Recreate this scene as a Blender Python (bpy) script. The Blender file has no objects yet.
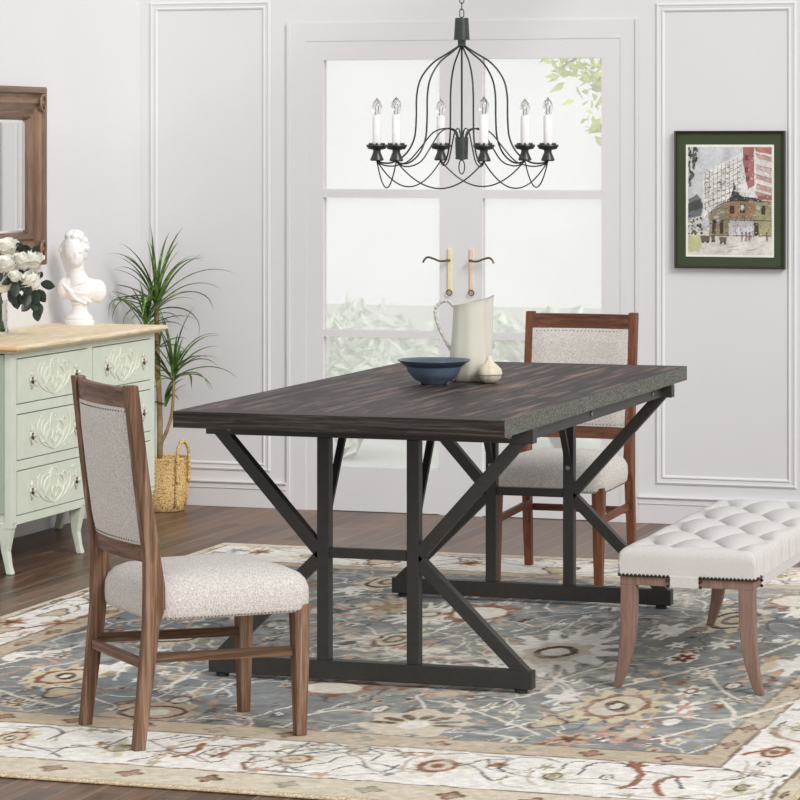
WORLD=.95; SUN_D=(-.66,.50,-.56); SUN_E=1.95; EXPO=0.13
import bpy, bmesh, math, random
import numpy as np
from mathutils import Vector, Matrix, noise as mnoise
PI=math.pi
SC=bpy.context.scene
COL=SC.collection
random.seed(7)

# ------------------------------------------------------------------ helpers
def lin(c):
    c=c/255.0
    return c/12.92 if c<=0.04045 else ((c+0.055)/1.055)**2.4
def rgb(r,g,b): return (lin(r),lin(g),lin(b),1.0)

class NT:
    def __init__(s,name):
        s.m=bpy.data.materials.new(name); s.m.use_nodes=True
        s.t=s.m.node_tree; s.b=s.t.nodes['Principled BSDF']; s.o=s.t.nodes['Material Output']
    def n(s,typ,**kw):
        x=s.t.nodes.new(typ)
        for k,v in kw.items():
            if k in x.inputs.keys() if isinstance(k,str) else False: x.inputs[k].default_value=v
            else: setattr(x,k,v)
        return x
    def l(s,a,b): s.t.links.new(a,b)
    def coord(s,scale=(1,1,1),rot=(0,0,0),kind='Object'):
        tc=s.t.nodes.new('ShaderNodeTexCoord'); mp=s.t.nodes.new('ShaderNodeMapping')
        mp.inputs['Scale'].default_value=scale; mp.inputs['Rotation'].default_value=rot
        s.l(tc.outputs[kind],mp.inputs['Vector']); return mp.outputs['Vector']
    def noise(s,vec,scale,detail=4,rough=.55,dist=0):
        x=s.t.nodes.new('ShaderNodeTexNoise'); x.inputs['Scale'].default_value=scale
        x.inputs['Detail'].default_value=detail; x.inputs['Roughness'].default_value=rough; x.inputs['Distortion'].default_value=dist
        s.l(vec,x.inputs['Vector']); return x.outputs['Fac']
    def ramp(s,fac,stops,interp='LINEAR'):
        x=s.t.nodes.new('ShaderNodeValToRGB'); e=x.color_ramp.elements; x.color_ramp.interpolation=interp
        while len(e)<len(stops): e.new(.5)
        for i,(p,c) in enumerate(stops): e[i].position=p; e[i].color=c
        s.l(fac,x.inputs['Fac']); return x.outputs['Color']
    def mix(s,fac,a,b,mode='MIX'):
        x=s.t.nodes.new('ShaderNodeMix'); x.data_type='RGBA'; x.blend_type=mode
        for k,v in ((0,fac),(6,a),(7,b)):
            if hasattr(v,'is_linked') or hasattr(v,'links'): s.l(v,x.inputs[k])
            else: x.inputs[k].default_value=v
        return x.outputs[2]
    def bump(s,h,strength=.3,dist=.002):
        x=s.t.nodes.new('ShaderNodeBump'); x.inputs['Strength'].default_value=strength; x.inputs['Distance'].default_value=dist
        s.l(h,x.inputs['Height']); s.l(x.outputs['Normal'],s.b.inputs['Normal'])
    def set(s,**kw):
        for k,v in kw.items(): s.b.inputs[k.replace('_',' ')].default_value=v
        return s

def plain(name,col,rough=.5,metal=0,nscale=30,var=.06,bumpv=0,spec=.5):
    t=NT(name); v=t.coord()
    f=t.noise(v,nscale)
    c1=tuple(max(0,x*(1-var)) for x in col[:3])+(1,); c2=tuple(min(1,x*(1+var)) for x in col[:3])+(1,)
    t.l(t.ramp(f,[(.3,c1),(.7,c2)]),t.b.inputs['Base Color'])
    t.set(Roughness=rough,Metallic=metal); t.b.inputs['Specular IOR Level'].default_value=spec
    if bumpv: t.bump(f,bumpv)
    return t.m
def wood(name,cols,axis='Z',rough=.5,scale=1.0,spec=.4,stretch=14,bumpv=.25,fine=1.0):
    t=NT(name)
    sc={'X':(1,stretch,stretch),'Y':(stretch,1,stretch),'Z':(stretch,stretch,1)}[axis]
    v=t.coord(tuple(k*scale for k in sc))
    f=t.noise(v,2.2,6,.65,.6); g=t.noise(v,14*fine,3,.6)
    c=t.ramp(f,[(.28,cols[0]),(.5,cols[1]),(.72,cols[2])])
    d=t.ramp(g,[(.3,(.5,.5,.5,1)),(.6,(1,1,1,1))])
    t.l(t.mix(.55,c,d,'MULTIPLY'),t.b.inputs['Base Color'])
    t.set(Roughness=rough); t.b.inputs['Specular IOR Level'].default_value=spec
    t.bump(g,bumpv,.001)
    return t.m
def fabric(name,c1,c2,scale=420,rough=.95):
    t=NT(name); v=t.coord()
    f=t.noise(v,scale,2,.6); big=t.noise(v,240,2,.6)
    c=t.ramp(f,[(.38,c1),(.62,c2)])
    d=t.ramp(big,[(.38,(.72,.72,.72,1)),(.58,(1,1,1,1))])
    t.l(t.mix(.8,c,d,'MULTIPLY'),t.b.inputs['Base Color'])
    t.set(Roughness=rough); t.b.inputs['Specular IOR Level'].default_value=.15
    t.bump(f,.4,.0015)
    return t.m

class MB:
    """collects geometry for one mesh"""
    def __init__(s): s.bm=bmesh.new(); s.mi=0
    def face(s,vs):
        try: f=s.bm.faces.new(vs); f.material_index=s.mi; return f
        except ValueError: return None
    def hexa(s,p):   # 8 points: bottom 4 ccw, top 4 ccw
        v=[s.bm.verts.new(q) for q in p]
        for a in ((3,2,1,0),(4,5,6,7),(0,1,5,4),(1,2,6,5),(2,3,7,6),(3,0,4,7)): s.face([v[i] for i in a])
        return v
    def box(s,x0,x1,y0,y1,z0,z1):
        return s.hexa([(x0,y0,z0),(x1,y0,z0),(x1,y1,z0),(x0,y1,z0),(x0,y0,z1),(x1,y0,z1),(x1,y1,z1),(x0,y1,z1)])
    def loft(s,secs,caps=True,closed=False):
        """secs: list of rings (lists of points, same length)"""
        R=[[s.bm.verts.new(p) for p in r] for r in secs]; n=len(R[0])
        for i in range(len(R)-1+(1 if closed else 0)):
            a,b=R[i],R[(i+1)%len(R)]
            for j in range(n): s.face([a[j],a[(j+1)%n],b[(j+1)%n],b[j]])
        if caps and not closed: s.face(list(reversed(R[0]))); s.face(R[-1])
        return R
    def bar(s,a,b,w,h,up=(0,0,1)):
        a=Vector(a);b=Vector(b);d=(b-a).normalized();u=Vector(up); sd=d.cross(u).normalized(); uu=sd.cross(d).normalized()
        f=lambda p:[p-sd*w/2-uu*h/2,p+sd*w/2-uu*h/2,p+sd*w/2+uu*h/2,p-sd*w/2+uu*h/2]
        s.loft([f(a),f(b)])
    def rectpath(s,secs):
        """secs: (cx,cy,z,wx,wy): stacked horizontal rectangles"""
        s.loft([[(x-a/2,y-b/2,z),(x+a/2,y-b/2,z),(x+a/2,y+b/2,z),(x-a/2,y+b/2,z)] for x,y,z,a,b in secs])
    def tube(s,pts,r,n=8,closed=False):
        pts=[Vector(p) for p in pts]; N=len(pts); rings=[]
        rr=r if isinstance(r,(list,tuple)) else [r]*N
        up=None
        for i,p in enumerate(pts):
            if closed: d=(pts[(i+1)%N]-pts[i-1]).normalized()
            else: d=(pts[min(i+1,N-1)]-pts[max(i-1,0)]).normalized()
            if up is None:
                up=Vector((0,0,1)) if abs(d.z)<.9 else Vector((1,0,0))
            up=(up-d*up.dot(d)).normalized(); sd=d.cross(up)
            rings.append([p+(up*math.cos(2*PI*k/n)+sd*math.sin(2*PI*k/n))*rr[i] for k in range(n)])
        s.loft(rings,closed=closed)
    def lathe(s,prof,c=(0,0,0),n=32,mod=None,caps=True):
        rings=[]
        for i,(r,z) in enumerate(prof):
            rings.append([(c[0]+(r*(mod(i,2*PI*k/n) if mod else 1))*math.cos(2*PI*k/n),c[1]+(r*(mod(i,2*PI*k/n) if mod else 1))*math.sin(2*PI*k/n),c[2]+z) for k in range(n)])
        s.loft(rings,caps=caps)
    def sphere(s,c,r,n=12,sc=(1,1,1)):
        m=n//2; prof=[(max(1e-5,math.sin(PI*i/m))*r,-math.cos(PI*i/m)*r) for i in range(m+1)]
        s.loft([[(c[0]+q*math.cos(2*PI*k/n)*sc[0],c[1]+q*math.sin(2*PI*k/n)*sc[1],c[2]+z*sc[2]) for k in range(n)] for q,z in prof])
    def grid(s,P):
        R=[[s.bm.verts.new(p) for p in row] for row in P]
        for i in range(len(R)-1):
            for j in range(len(R[0])-1): s.face([R[i][j],R[i][j+1],R[i+1][j+1],R[i+1][j]])
        return R
    def xf(s,M): s.bm.transform(M); return s
    def build(s,name,mats,parent=None,smooth=False,bevel=0,seg=2,angle=None,kind=None,loc=None,sub=0):
        bm=s.bm
        bmesh.ops.recalc_face_normals(bm,faces=bm.faces[:])
        if smooth:
            for f in bm.faces: f.smooth=True
        me=bpy.data.meshes.new(name); bm.to_mesh(me); bm.free()
        for m in (mats if isinstance(mats,(list,tuple)) else [mats]): me.materials.append(m)
        o=bpy.data.objects.new(name,me); COL.objects.link(o)
        if parent: o.parent=parent
        if loc: o.location=loc
        if smooth and angle: 
            try: me.set_sharp_from_angle(angle=math.radians(angle))
            except Exception: pass
        if bevel:
            b=o.modifiers.new('bevel','BEVEL'); b.width=bevel; b.segments=seg; b.limit_method='ANGLE'; b.angle_limit=math.radians(35)
        if sub:
            q=o.modifiers.new('sub','SUBSURF'); q.levels=sub; q.render_levels=sub
        if kind: o['kind']=kind
        return o
def thing(name,label,cat,loc=(0,0,0),rz=0,group=None):
    o=bpy.data.objects.new(name,None); COL.objects.link(o); o.empty_display_size=.1
    o.location=loc; o.rotation_euler=(0,0,rz); tag(o,label,cat,group); return o
def tag(o,label,cat,group=None):
    o['label']=label; o['category']=cat
    if group: o['group']=group
    return o
def copy_tree(o,parent=None,kids=None):
    c=o.copy(); COL.objects.link(c); c.parent=parent
    for ch in CH(o): copy_tree(ch,c)
    return c
def CH(o): return [x for x in list(bpy.data.objects) if x.parent==o]
def bez(P,n=10):
    """Catmull-Rom through the points"""
    P=[Vector(p) for p in P]; out=[]
    for i in range(len(P)-1):
        a=P[max(i-1,0)];b=P[i];c=P[i+1];d=P[min(i+2,len(P)-1)]
        for k in range(n):
            t=k/n; out.append(.5*((2*b)+(c-a)*t+(2*a-5*b+4*c-d)*t*t+(3*b-a-3*c+d)*t**3))
    out.append(P[-1]); return out

# ------------------------------------------------------------------ camera
TH=.32; EYE=1.486
cam=bpy.data.cameras.new('camera'); co=bpy.data.objects.new('camera',cam); COL.objects.link(co)
co.location=(0,0,EYE); co.rotation_euler=(PI/2,0,TH); cam.sensor_width=36; cam.lens=3114.9*36/800
cam.shift_y=-(400-142.86)/800; cam.clip_start=.5; cam.clip_end=200
SC.camera=co
RIGHT=Vector((math.cos(TH),math.sin(TH),0)); AWAY=Vector((-math.sin(TH),math.cos(TH),0))

# ------------------------------------------------------------------ materials
M={}
M['wall']=plain('wall_paint',rgb(223,221,222),.75,nscale=3,var=.01,spec=.25)
M['trim']=plain('trim_paint',rgb(222,220,221),.5,nscale=3,var=.01,spec=.3)
M['steel']=plain('charcoal_steel',rgb(50,47,44),.45,.0,nscale=60,var=.12,spec=.35,bumpv=.03)
M['bolt']=plain('bolt_steel',rgb(140,136,130),.35,.4)
tc=[rgb(30,26,25),rgb(62,54,51),rgb(98,84,78)]
M['top_y']=wood('dark_wood_lengthwise',[rgb(24,20,19),rgb(52,44,42),rgb(146,118,102)],'Y',.5,1.0,.16,18,.4)
M['top_x']=wood('dark_wood_crosswise',tc,'X',.5,1.0,.16,16,.4)
M['edge_x']=wood('dark_wood_edge_crosswise',[rgb(30,26,24),rgb(58,52,48),rgb(96,88,84)],'X',.65,2.2,.12,26,.7,1.4)
M['edge_y']=fabric('dark_wood_lit_edge',rgb(50,50,46),rgb(138,139,130),330,.7)  # speckled long edge; its lighter grey-green carries reflected light in the colour
M['chair_wood']=wood('weathered_brown_wood',[rgb(66,44,33),rgb(118,88,69),rgb(172,144,122)],'Z',.6,1.0,.15,30,.6,1.3)
M['chair_wood_h']=wood('weathered_brown_wood_rail',[rgb(66,42,32),rgb(106,76,60),rgb(146,116,96)],'Y',.55,1.0,.3,22,.5)
M['chair_wood_x']=wood('weathered_brown_wood_stretcher',[rgb(58,38,28),rgb(100,74,56),rgb(146,118,98)],'X',.6,1.0,.15,30,.5,1.3)
M['chair2_wood_x']=wood('reddish_brown_wood_stretcher',[rgb(74,40,26),rgb(112,68,46),rgb(146,98,70)],'X',.5,1.0,.2,22,.5)
M['chair2_wood']=wood('reddish_brown_wood',[rgb(74,40,26),rgb(116,70,48),rgb(150,100,72)],'Z',.5,1.0,.3,22,.5)
M['chair2_wood_h']=wood('reddish_brown_wood_rail',[rgb(68,38,26),rgb(104,64,46),rgb(140,94,70)],'Y',.5,1.0,.3,22,.5)
M['linen']=fabric('speckled_linen',rgb(186,178,172),rgb(226,221,215))
M['bench_fab']=plain('pale_linen',rgb(205,200,196),.9,nscale=320,var=.09,spec=.15,bumpv=.15)
M['bench_wood']=wood('mauve_brown_wood',[rgb(120,92,80),rgb(136,107,95),rgb(150,120,108)],'Z',.45,1,.4,16,.05)
M['nail']=plain('antique_nailhead',rgb(62,46,36),.35,.7)
M['mint']=plain('mint_paint',rgb(211,217,201),.5,nscale=14,var=.05,spec=.35)
M['mint_shaded']=plain('mint_paint_shaded_side',rgb(168,178,162),.55,nscale=14,var=.05,spec=.3)  # same mint paint, darkened: the near side's shade is in the colour
M['cream_relief']=plain('cream_relief_paint',rgb(226,228,212),.5,nscale=40,var=.05)
M['antique']=plain('antique_white_metal',rgb(214,210,196),.4,.1,nscale=90,var=.25)
M['gap']=plain('shadow_gap_paint',rgb(74,78,66),.8)
M['pale_wood']=wood('pale_pine',[rgb(226,200,160),rgb(240,220,184),rgb(248,234,206)],'Y',.5,.8,.3,10,.05)
M['orange_wood']=wood('pine_edge',[rgb(206,160,108),rgb(226,182,132),rgb(236,200,156)],'X',.5,.8,.3,10,.08)
M['bronze']=wood('bronze_frame_wood',[rgb(84,60,44),rgb(124,96,76),rgb(160,132,108)],'Z',.38,.6,.5,10,.05)
M['bronze_h']=wood('bronze_frame_wood_crosswise',[rgb(84,60,44),rgb(124,96,76),rgb(160,132,108)],'Y',.38,.6,.5,10,.05)
t=NT('mirror_glass'); t.set(Metallic=1.0,Roughness=.02); t.b.inputs['Base Color'].default_value=(.92,.93,.92,1); M['mirror']=t.m
M['plaster']=plain('white_plaster',rgb(238,236,236),.45,nscale=20,var=.02,spec=.4)
M['iron']=plain('dark_pewter',rgb(58,62,60),.35,.5,nscale=70,var=.25,spec=.6)
M['candle']=plain('ivory_candle_sleeve',rgb(240,238,236),.4)
M['brass_y']=plain('pale_brass',rgb(236,226,178),.35,.1)
M['brass_p']=plain('rose_brass',rgb(238,208,186),.35,.1)
M['brass_d']=plain('aged_brass',rgb(112,98,70),.3,.7)
M['porcelain']=plain('cream_ceramic',rgb(206,202,188),.3,nscale=8,var=.04,spec=.5)
M['garlic']=plain('garlic_skin',rgb(216,206,184),.45,nscale=30,var=.12)
M['garlic_line']=plain('garlic_crease',rgb(120,104,86),.7)
M['bowl']=plain('blue_glaze',rgb(94,109,128),.25,nscale=12,var=.12,spec=.6)
M['bowl_rim']=plain('dark_blue_glaze',rgb(74,86,101),.28,nscale=12,var=.12,spec=.6)
M['rose']=plain('white_petal',rgb(244,242,232),.6,nscale=30,var=.02)
M['rose_leaf']=plain('dark_rose_leaf',rgb(44,56,46),.45,nscale=40,var=.3)
M['stem']=plain('green_stem',rgb(90,112,72),.5)
M['trunk']=wood('cane_bark',[rgb(120,96,66),rgb(158,132,96),rgb(186,164,128)],'X',.7,1,.2,3,.4)
def leafmat(name,c1,c2,c3):
    t=NT(name); v=t.coord((1,1,1)); f=t.noise(v,28,3)
    t.l(t.ramp(f,[(.3,c1),(.5,c2),(.72,c3)]),t.b.inputs['Base Color']); t.set(Roughness=.4)
    t.b.inputs['Transmission Weight'].default_value=0
    return t.m
M['blade']=leafmat('strap_leaf',rgb(46,72,30),rgb(88,124,54),rgb(156,180,98))
M['shrub']=leafmat('overexposed_shrub_leaf',rgb(226,234,212),rgb(236,242,226),rgb(246,248,240))  # leaves near white: daylight overexposure is put into their colour
M['lime']=leafmat('lime_leaf',rgb(178,206,70),rgb(210,226,90),rgb(232,236,110))
t=NT('woven_seagrass'); v=t.coord()
wv=t.t.nodes.new('ShaderNodeTexVoronoi'); wv.inputs['Scale'].default_value=150; t.l(t.coord((1,1,1.6)),wv.inputs['Vector'])
t.l(t.ramp(wv.outputs['Distance'],[(.1,rgb(240,214,158)),(.5,rgb(218,182,120)),(.85,rgb(140,100,54))]),t.b.inputs['Base Color']); t.set(Roughness=.7); t.bump(wv.outputs['Distance'],-.8,.004); M['basket']=t.m
t=NT('clear_glass'); t.set(Roughness=.02); t.b.inputs['Transmission Weight'].default_value=1; t.b.inputs['IOR'].default_value=1.3; t.b.inputs['Base Color'].default_value=(.97,.99,.98,1); M['glass']=t.m
# window panes: milky mix stands in for the glare that washes out the view
t=NT('glare_window_pane'); t.t.nodes.remove(t.b)
tr=t.t.nodes.new('ShaderNodeBsdfTransparent'); tl=t.t.nodes.new('ShaderNodeBsdfTranslucent'); tl.inputs['Color'].default_value=(.97,.97,.97,1)
mx=t.t.nodes.new('ShaderNodeMixShader'); v=t.coord(); f=t.noise(v,2.0,2)
rp=t.ramp(f,[(.3,(.30,.30,.30,1)),(.7,(.38,.38,.38,1))]); t.l(rp,mx.inputs['Fac']); t.l(tr.outputs[0],mx.inputs[1]); t.l(tl.outputs[0],mx.inputs[2]); t.l(mx.outputs[0],t.o.inputs['Surface']); M['pane']=t.m
# floor: dark brown boards along Y
t=NT('dark_plank_floor')
br=t.t.nodes.new('ShaderNodeTexBrick'); v=t.coord((1,1,1),(0,0,PI/2)); t.l(v,br.inputs['Vector'])
br.inputs['Scale'].default_value=1; br.inputs['Brick Width'].default_value=1.1; br.inputs['Row Height'].default_value=.075; br.inputs['Mortar Size'].default_value=.0016
br.inputs['Color1'].default_value=rgb(78,56,42); br.inputs['Color2'].default_value=rgb(112,86,67); br.inputs['Mortar'].default_value=rgb(140,124,108); br.offset=.37
g=t.noise(t.coord((16,1.0,1)),3.0,6,.65,.4); gc=t.ramp(g,[(.32,(.4,.37,.35,1)),(.5,(.9,.87,.84,1)),(.68,(1.8,1.7,1.6,1))])
t.l(t.mix(.9,br.outputs['Color'],gc,'MULTIPLY'),t.b.inputs['Base Color'])
t.l(t.ramp(g,[(.3,(.30,)*3+(1,)),(.7,(.46,)*3+(1,))]),t.b.inputs['Roughness']); t.b.inputs['Specular IOR Level'].default_value=.5
t.bump(g,.25,.002); M['floor']=t.m
def vcol(name,rough=.95,nscale=500,amt=.35,spec=.1,bumpv=.5):
    t=NT(name); a=t.t.nodes.new('ShaderNodeVertexColor'); a.layer_name='paint'
    v=t.coord(); f=t.noise(v,nscale,2,.7); d=t.ramp(f,[(.3,(1-amt,)*3+(1,)),(.6,(1,1,1,1))])
    t.l(t.mix(1.0,a.outputs['Color'],d,'MULTIPLY'),t.b.inputs['Base Color']); t.set(Roughness=rough); t.b.inputs['Specular IOR Level'].default_value=spec
    if bumpv: t.bump(f,bumpv,.003)
    return t.m
M['rug']=vcol('woven_wool_pile',nscale=220,amt=.26)
M['rug_edge']=fabric('rug_binding',rgb(186,164,132),rgb(226,210,182),180)
M['art']=vcol('watercolour_paper',.8,nscale=200,amt=.06,spec=.2,bumpv=0)
M['mat_green']=plain('green_mat_board',rgb(58,70,44),.7,nscale=12,var=.08)
M['mat_white']=plain('white_mat_board',rgb(236,234,222),.8)
M['art_frame']=plain('dark_frame_wood',rgb(48,40,30),.4)

# ------------------------------------------------------------------ the room
FZ=-.010                    # floor level; the rug's pile top is z=0
XL=-5.10; YB=11.94
m=MB(); m.box(XL-.15,1.6,4.6,YB+.15,FZ-.05,FZ); m.build('floor',M['floor'],kind='structure')
m=MB(); m.box(XL-.15,XL,7.2,YB+.15,FZ,2.75); m.build('wall_left',M['wall'],kind='structure')
OX0,OX1,OZ=-4.36,-3.04,1.90
m=MB(); m.box(XL,OX0,YB,YB+.15,FZ,2.75); m.box(OX1,1.6,YB,YB+.15,FZ,2.75); m.box(OX0,OX1,YB,YB+.15,OZ,2.75)
m.build('wall_back',M['wall'],kind='structure')
# baseboards with a cap lip
def baseboard(name,x0,x1):
    m=MB(); m.box(x0,x1,YB-.010,YB,FZ,.066); m.box(x0,x1,YB-.013,YB,.066,.072); m.box(x0,x1,YB-.016,YB,.090,.097); m.box(x0,x1,YB-.009,YB,.072,.090)
    m.build(name,M['trim'],kind='structure',bevel=.002)
baseboard('baseboard_back_left',XL+.03,-4.442); baseboard('baseboard_back_right',-2.966,1.6)
m=MB(); m.box(XL,XL+.012,7.2,YB,FZ,.066); m.box(XL,XL+.02,7.2,YB,.066,.078); m.box(XL,XL+.030,7.2,YB,.092,.100); m.box(XL,XL+.014,7.2,YB,.078,.092)
m.build('baseboard_left',M['trim'],kind='structure',bevel=.002)
# wall panel mouldings
def ring(m,x0,x1,z0,z1,prof,y=YB):
    """prof: list of (inset, proud)"""
    secs=[]
    for ins,pr in prof: secs.append([(x0+ins,y-pr,z0+ins),(x1-ins,y-pr,z0+ins),(x1-ins,y-pr,z1-ins),(x0+ins,y-pr,z1-ins)])
    m.loft(secs,caps=False)
MP=[(0,0),(0,.003),(.007,.0065),(.013,.004),(.022,.003),(.027,.006),(.031,.005),(.036,.001),(.036,0)]
for i,(a,b,c,d) in enumerate([(-5.05,-4.516,.14,2.068),(-2.897,-2.338,.145,2.035),(-2.318,-1.6,.145,2.035)]):
    m=MB(); ring(m,a,b,c,d,MP); m.build('trim_%d'%(i+1),M['trim'],kind='structure')
# door casing (trim)
m=MB()
for a,b in ((-4.442,OX0),(OX1,-2.966)):
    m.box(a,b,YB-.004,YB+.002,FZ,1.975); m.box(a if a<-4 else b-.012,a+.012 if a<-4 else b,YB-.009,YB-.002,FZ,1.975)
m.box(OX0,OX1,YB-.004,YB,OZ,1.975)
m.build('trim_4',M['trim'],kind='structure')
# french doors + transom
YD=YB-.002   # front of the door leaves
def leaf(name,x0,x1,gx0,gx1):
    m=MB()
    for a,b in ((x0,gx0),(gx1,x1)): m.box(a,b,YD,YD+.04,FZ,1.280)
    for a,b in ((FZ+.003,.172),(.698,.727),(1.264,1.280)): m.box(gx0,gx1,YD,YD+.04,a,b)
    o=m.build(name,M['trim'],kind='structure')
    for a,b in ((.172,.698),(.727,1.264)):
        q=MB(); q.box(gx0,gx1,YD+.018,YD+.022,a,b); q.build('pane',M['pane'],o)
    return o
dl=leaf('door_1',OX0,-3.700,-4.285,-3.789); dr=leaf('door_2',-3.700,OX1,-3.609,-3.117)
m=MB()
for a,b in ((OX0,-4.285),(-3.789,-3.609),(-3.117,OX1)): m.box(a,b,YD,YD+.04,1.28,OZ)
for a,b in ((-4.285,-3.789),(-3.609,-3.117)): m.box(a,b,YD,YD+.04,1.28,1.297); m.box(a,b,YD,YD+.04,1.823,OZ)
w=m.build('window_1',M['trim'],kind='structure')
for a,b in ((-4.285,-3.789),(-3.609,-3.117)):
    q=MB(); q.box(a,b,YD+.018,YD+.022,1.297,1.823); q.build('pane',M['pane'],w)
# door handles: long plate, lever with a curled tip, keyhole ring
def handle2(door,x,sg,mat):
    m=MB(); m.box(x-.009,x+.009,YD-.006,YD,.885,1.062); o=m.build('door_handle',M[mat],door,bevel=.003)
    q=MB(); P=[(x,YD-.03,1.015),(x+sg*.03,YD-.035,1.012),(x+sg*.06,YD-.035,1.022),(x+sg*.082,YD-.035,1.027),(x+sg*.096,YD-.035,1.018),(x+sg*.102,YD-.035,1.005)]
    q.tube(bez(P,5),.0042,8); q.tube([(x,YD,1.015),(x,YD-.03,1.015)],.005,8); q.build('lever',M['brass_d'],o,smooth=True)
    q=MB(); q.tube([(x+.011*math.cos(k*PI/8),YD-.008,.885+.011*math.sin(k*PI/8)) for k in range(16)],.0022,6,closed=True); q.build('keyhole_ring',M['brass_d'],o,smooth=True)
handle2(dl,-3.745,-1,'brass_y'); handle2(dr,-3.653,1,'brass_p')

# ------------------------------------------------------------------ outside: ground, pale shrubs, a tree
m=MB(); m.box(-14,8,YB+.15,30,FZ-.25,FZ-.15); m.build('ground_outside',plain('pale_gravel',rgb(226,226,216),.9,nscale=4,var=.05),kind='structure')
def leafcloud(name,mat,n,cf,size,parent=None,seed=1):
    rnd=random.Random(seed); m=MB()
    for i in range(n):
        c=Vector(cf(rnd)); d=Vector((rnd.uniform(-1,1),rnd.uniform(-1,1),rnd.uniform(-.6,1))).normalized()
        s=Vector((rnd.uniform(-1,1),rnd.uniform(-1,1),rnd.uniform(-1,1))); s=d.cross(s).normalized(); L=size*rnd.uniform(.6,1.2)
        up=d.cross(s)*L*.08
        v=[m.bm.verts.new(p) for p in (c,c+d*L*.35+s*L*.22+up,c+d*L,c+d*L*.35-s*L*.22+up)]
        m.face(v)
    return m.build(name,M[mat],parent)
def inball(c,r):
    def f(rnd):
        while True:
            p=Vector((rnd.uniform(-1,1),rnd.uniform(-1,1),rnd.uniform(-1,1)))
            if .35<p.length<1: return (c[0]+p.x*r[0],c[1]+p.y*r[1],c[2]+p.z*r[2])
    return f
GZ=FZ-.15
for i,(x,y,rx,rz,lab) in enumerate([(-5.35,15.3,.50,.36,'pale green rounded shrub outside the left door leaf, nearest the left jamb'),(-5.25,17.3,.36,.30,'small pale green shrub outside, behind the meeting stiles of the doors'),(-4.40,16.0,.38,.32,'pale green shrub seen under the table through the right door leaf')]):
    t_=thing('garden_shrub',lab,'shrub',(x,y,GZ),0,'shrubs outside the doors')
    leafcloud('foliage','shrub',900,inball((0,0,rz+.08),(rx,.45,rz)),.13,t_,seed=i+3)
    q=MB()
    for k in range(5): a=k*2*PI/5; q.tube([(0,0,-.01),(.12*math.cos(a),.1*math.sin(a),rz*.6),(rx*.55*math.cos(a),.3*math.sin(a),rz*1.2)],[.02,.014,.006],6)
    q.build('stem',M['trunk'],t_,smooth=True)
tr=thing('garden_tree','lime green leafy tree outside the upper right window pane','tree',(-3.45,14.6,GZ))
q=MB(); q.tube([(0,0,-.01),(.05,0,1.2),(-.02,0,2.4),(0,.05,3.2)],[.07,.06,.045,.02],10)
BR=[((0,0,2.1),(-.24,-.02,2.10),(-.40,-.03,1.90)),((0,0,1.8),(-.2,.02,1.86),(-.37,.0,1.72)),((0,0,2.2),(-.3,0,2.15),(-.56,-.02,2.01)),((0,0,2.1),(.4,0,2.4),(.7,0,2.3)),((0,0,2.5),(-.2,.2,2.8),(-.3,.3,3.1))]
for b in BR: q.tube(bez(b,5),[.018-.0012*k for k in range(11)],6)
q.build('trunk',M['trunk'],tr,smooth=True)
def treeleaf(rnd):
    a,b,c=BR[rnd.choice([0,0,1,2,2,3,4])]; t=rnd.uniform(.35,1.05); p=Vector(a).lerp(Vector(b),t) if t<.5 else Vector(b).lerp(Vector(c),t*1.0-.05)
    return (p.x+rnd.gauss(0,.05),p.y+rnd.gauss(0,.08),p.z+rnd.gauss(0,.05))
leafcloud('foliage','lime',300,treeleaf,.085,tr,seed=9)

# ------------------------------------------------------------------ dining table
TX,TY,TW,TL,TT=-2.769,7.812,.936,2.10,.045
tb=thing('dining_table','large dark brown plank dining table on black steel trestle frames','table',(TX,TY,0))
m=MB(); hw=TW/2; B=.10; z0,z1=.76-TT,.76
def board(P,mi,g=.0006):
    m.mi=mi; c=sum((Vector((p[0],p[1])) for p in P),Vector((0,0)))/len(P)
    Q=[]
    for p in P:
        v=Vector((p[0],p[1])); d=(c-v).normalized()*g; Q.append(v+d)
    vb=[m.bm.verts.new((q.x,q.y,z0)) for q in Q]; vt=[m.bm.verts.new((q.x,q.y,z1)) for q in Q]; n=len(Q)
    m.face(vt); m.face(list(reversed(vb)))
    for i in range(n):
        a=Q[i];b=Q[(i+1)%n]; f=m.face([vb[i],vb[(i+1)%n],vt[(i+1)%n],vt[i]])
        if f:
            f.material_index=3 if abs(a.x-b.x)<.01 and abs(a.x)>hw-.01 else (2 if abs(a.y-b.y)<.01 and (a.y<.01 or a.y>TL-.01) else mi)
board([(-hw,0),(hw,0),(hw-B,B),(-hw+B,B)],1); board([(hw,TL),(-hw,TL),(-hw+B,TL-B),(hw-B,TL-B)],1)
board([(-hw,0),(-hw+B,B),(-hw+B,TL-B),(-hw,TL)],0); board([(hw,TL),(hw-B,TL-B),(hw-B,B),(hw,0)],0)
npl=6; wpl=(TW-2*B)/npl
for i in range(npl):
    x0=-hw+B+i*wpl; cuts=[B]+[B+(TL-2*B)*f for f in ([.33,.7],[.5],[.2,.62],[.4,.8],[.28,.6],[.46])[i]]+[TL-B]
    for a,b in zip(cuts,cuts[1:]): board([(x0,a),(x0+wpl,a),(x0+wpl,b),(x0,b)],0)
m.build('tabletop',[M['top_y'],M['top_x'],M['edge_x'],M['edge_y']],tb)
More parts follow.
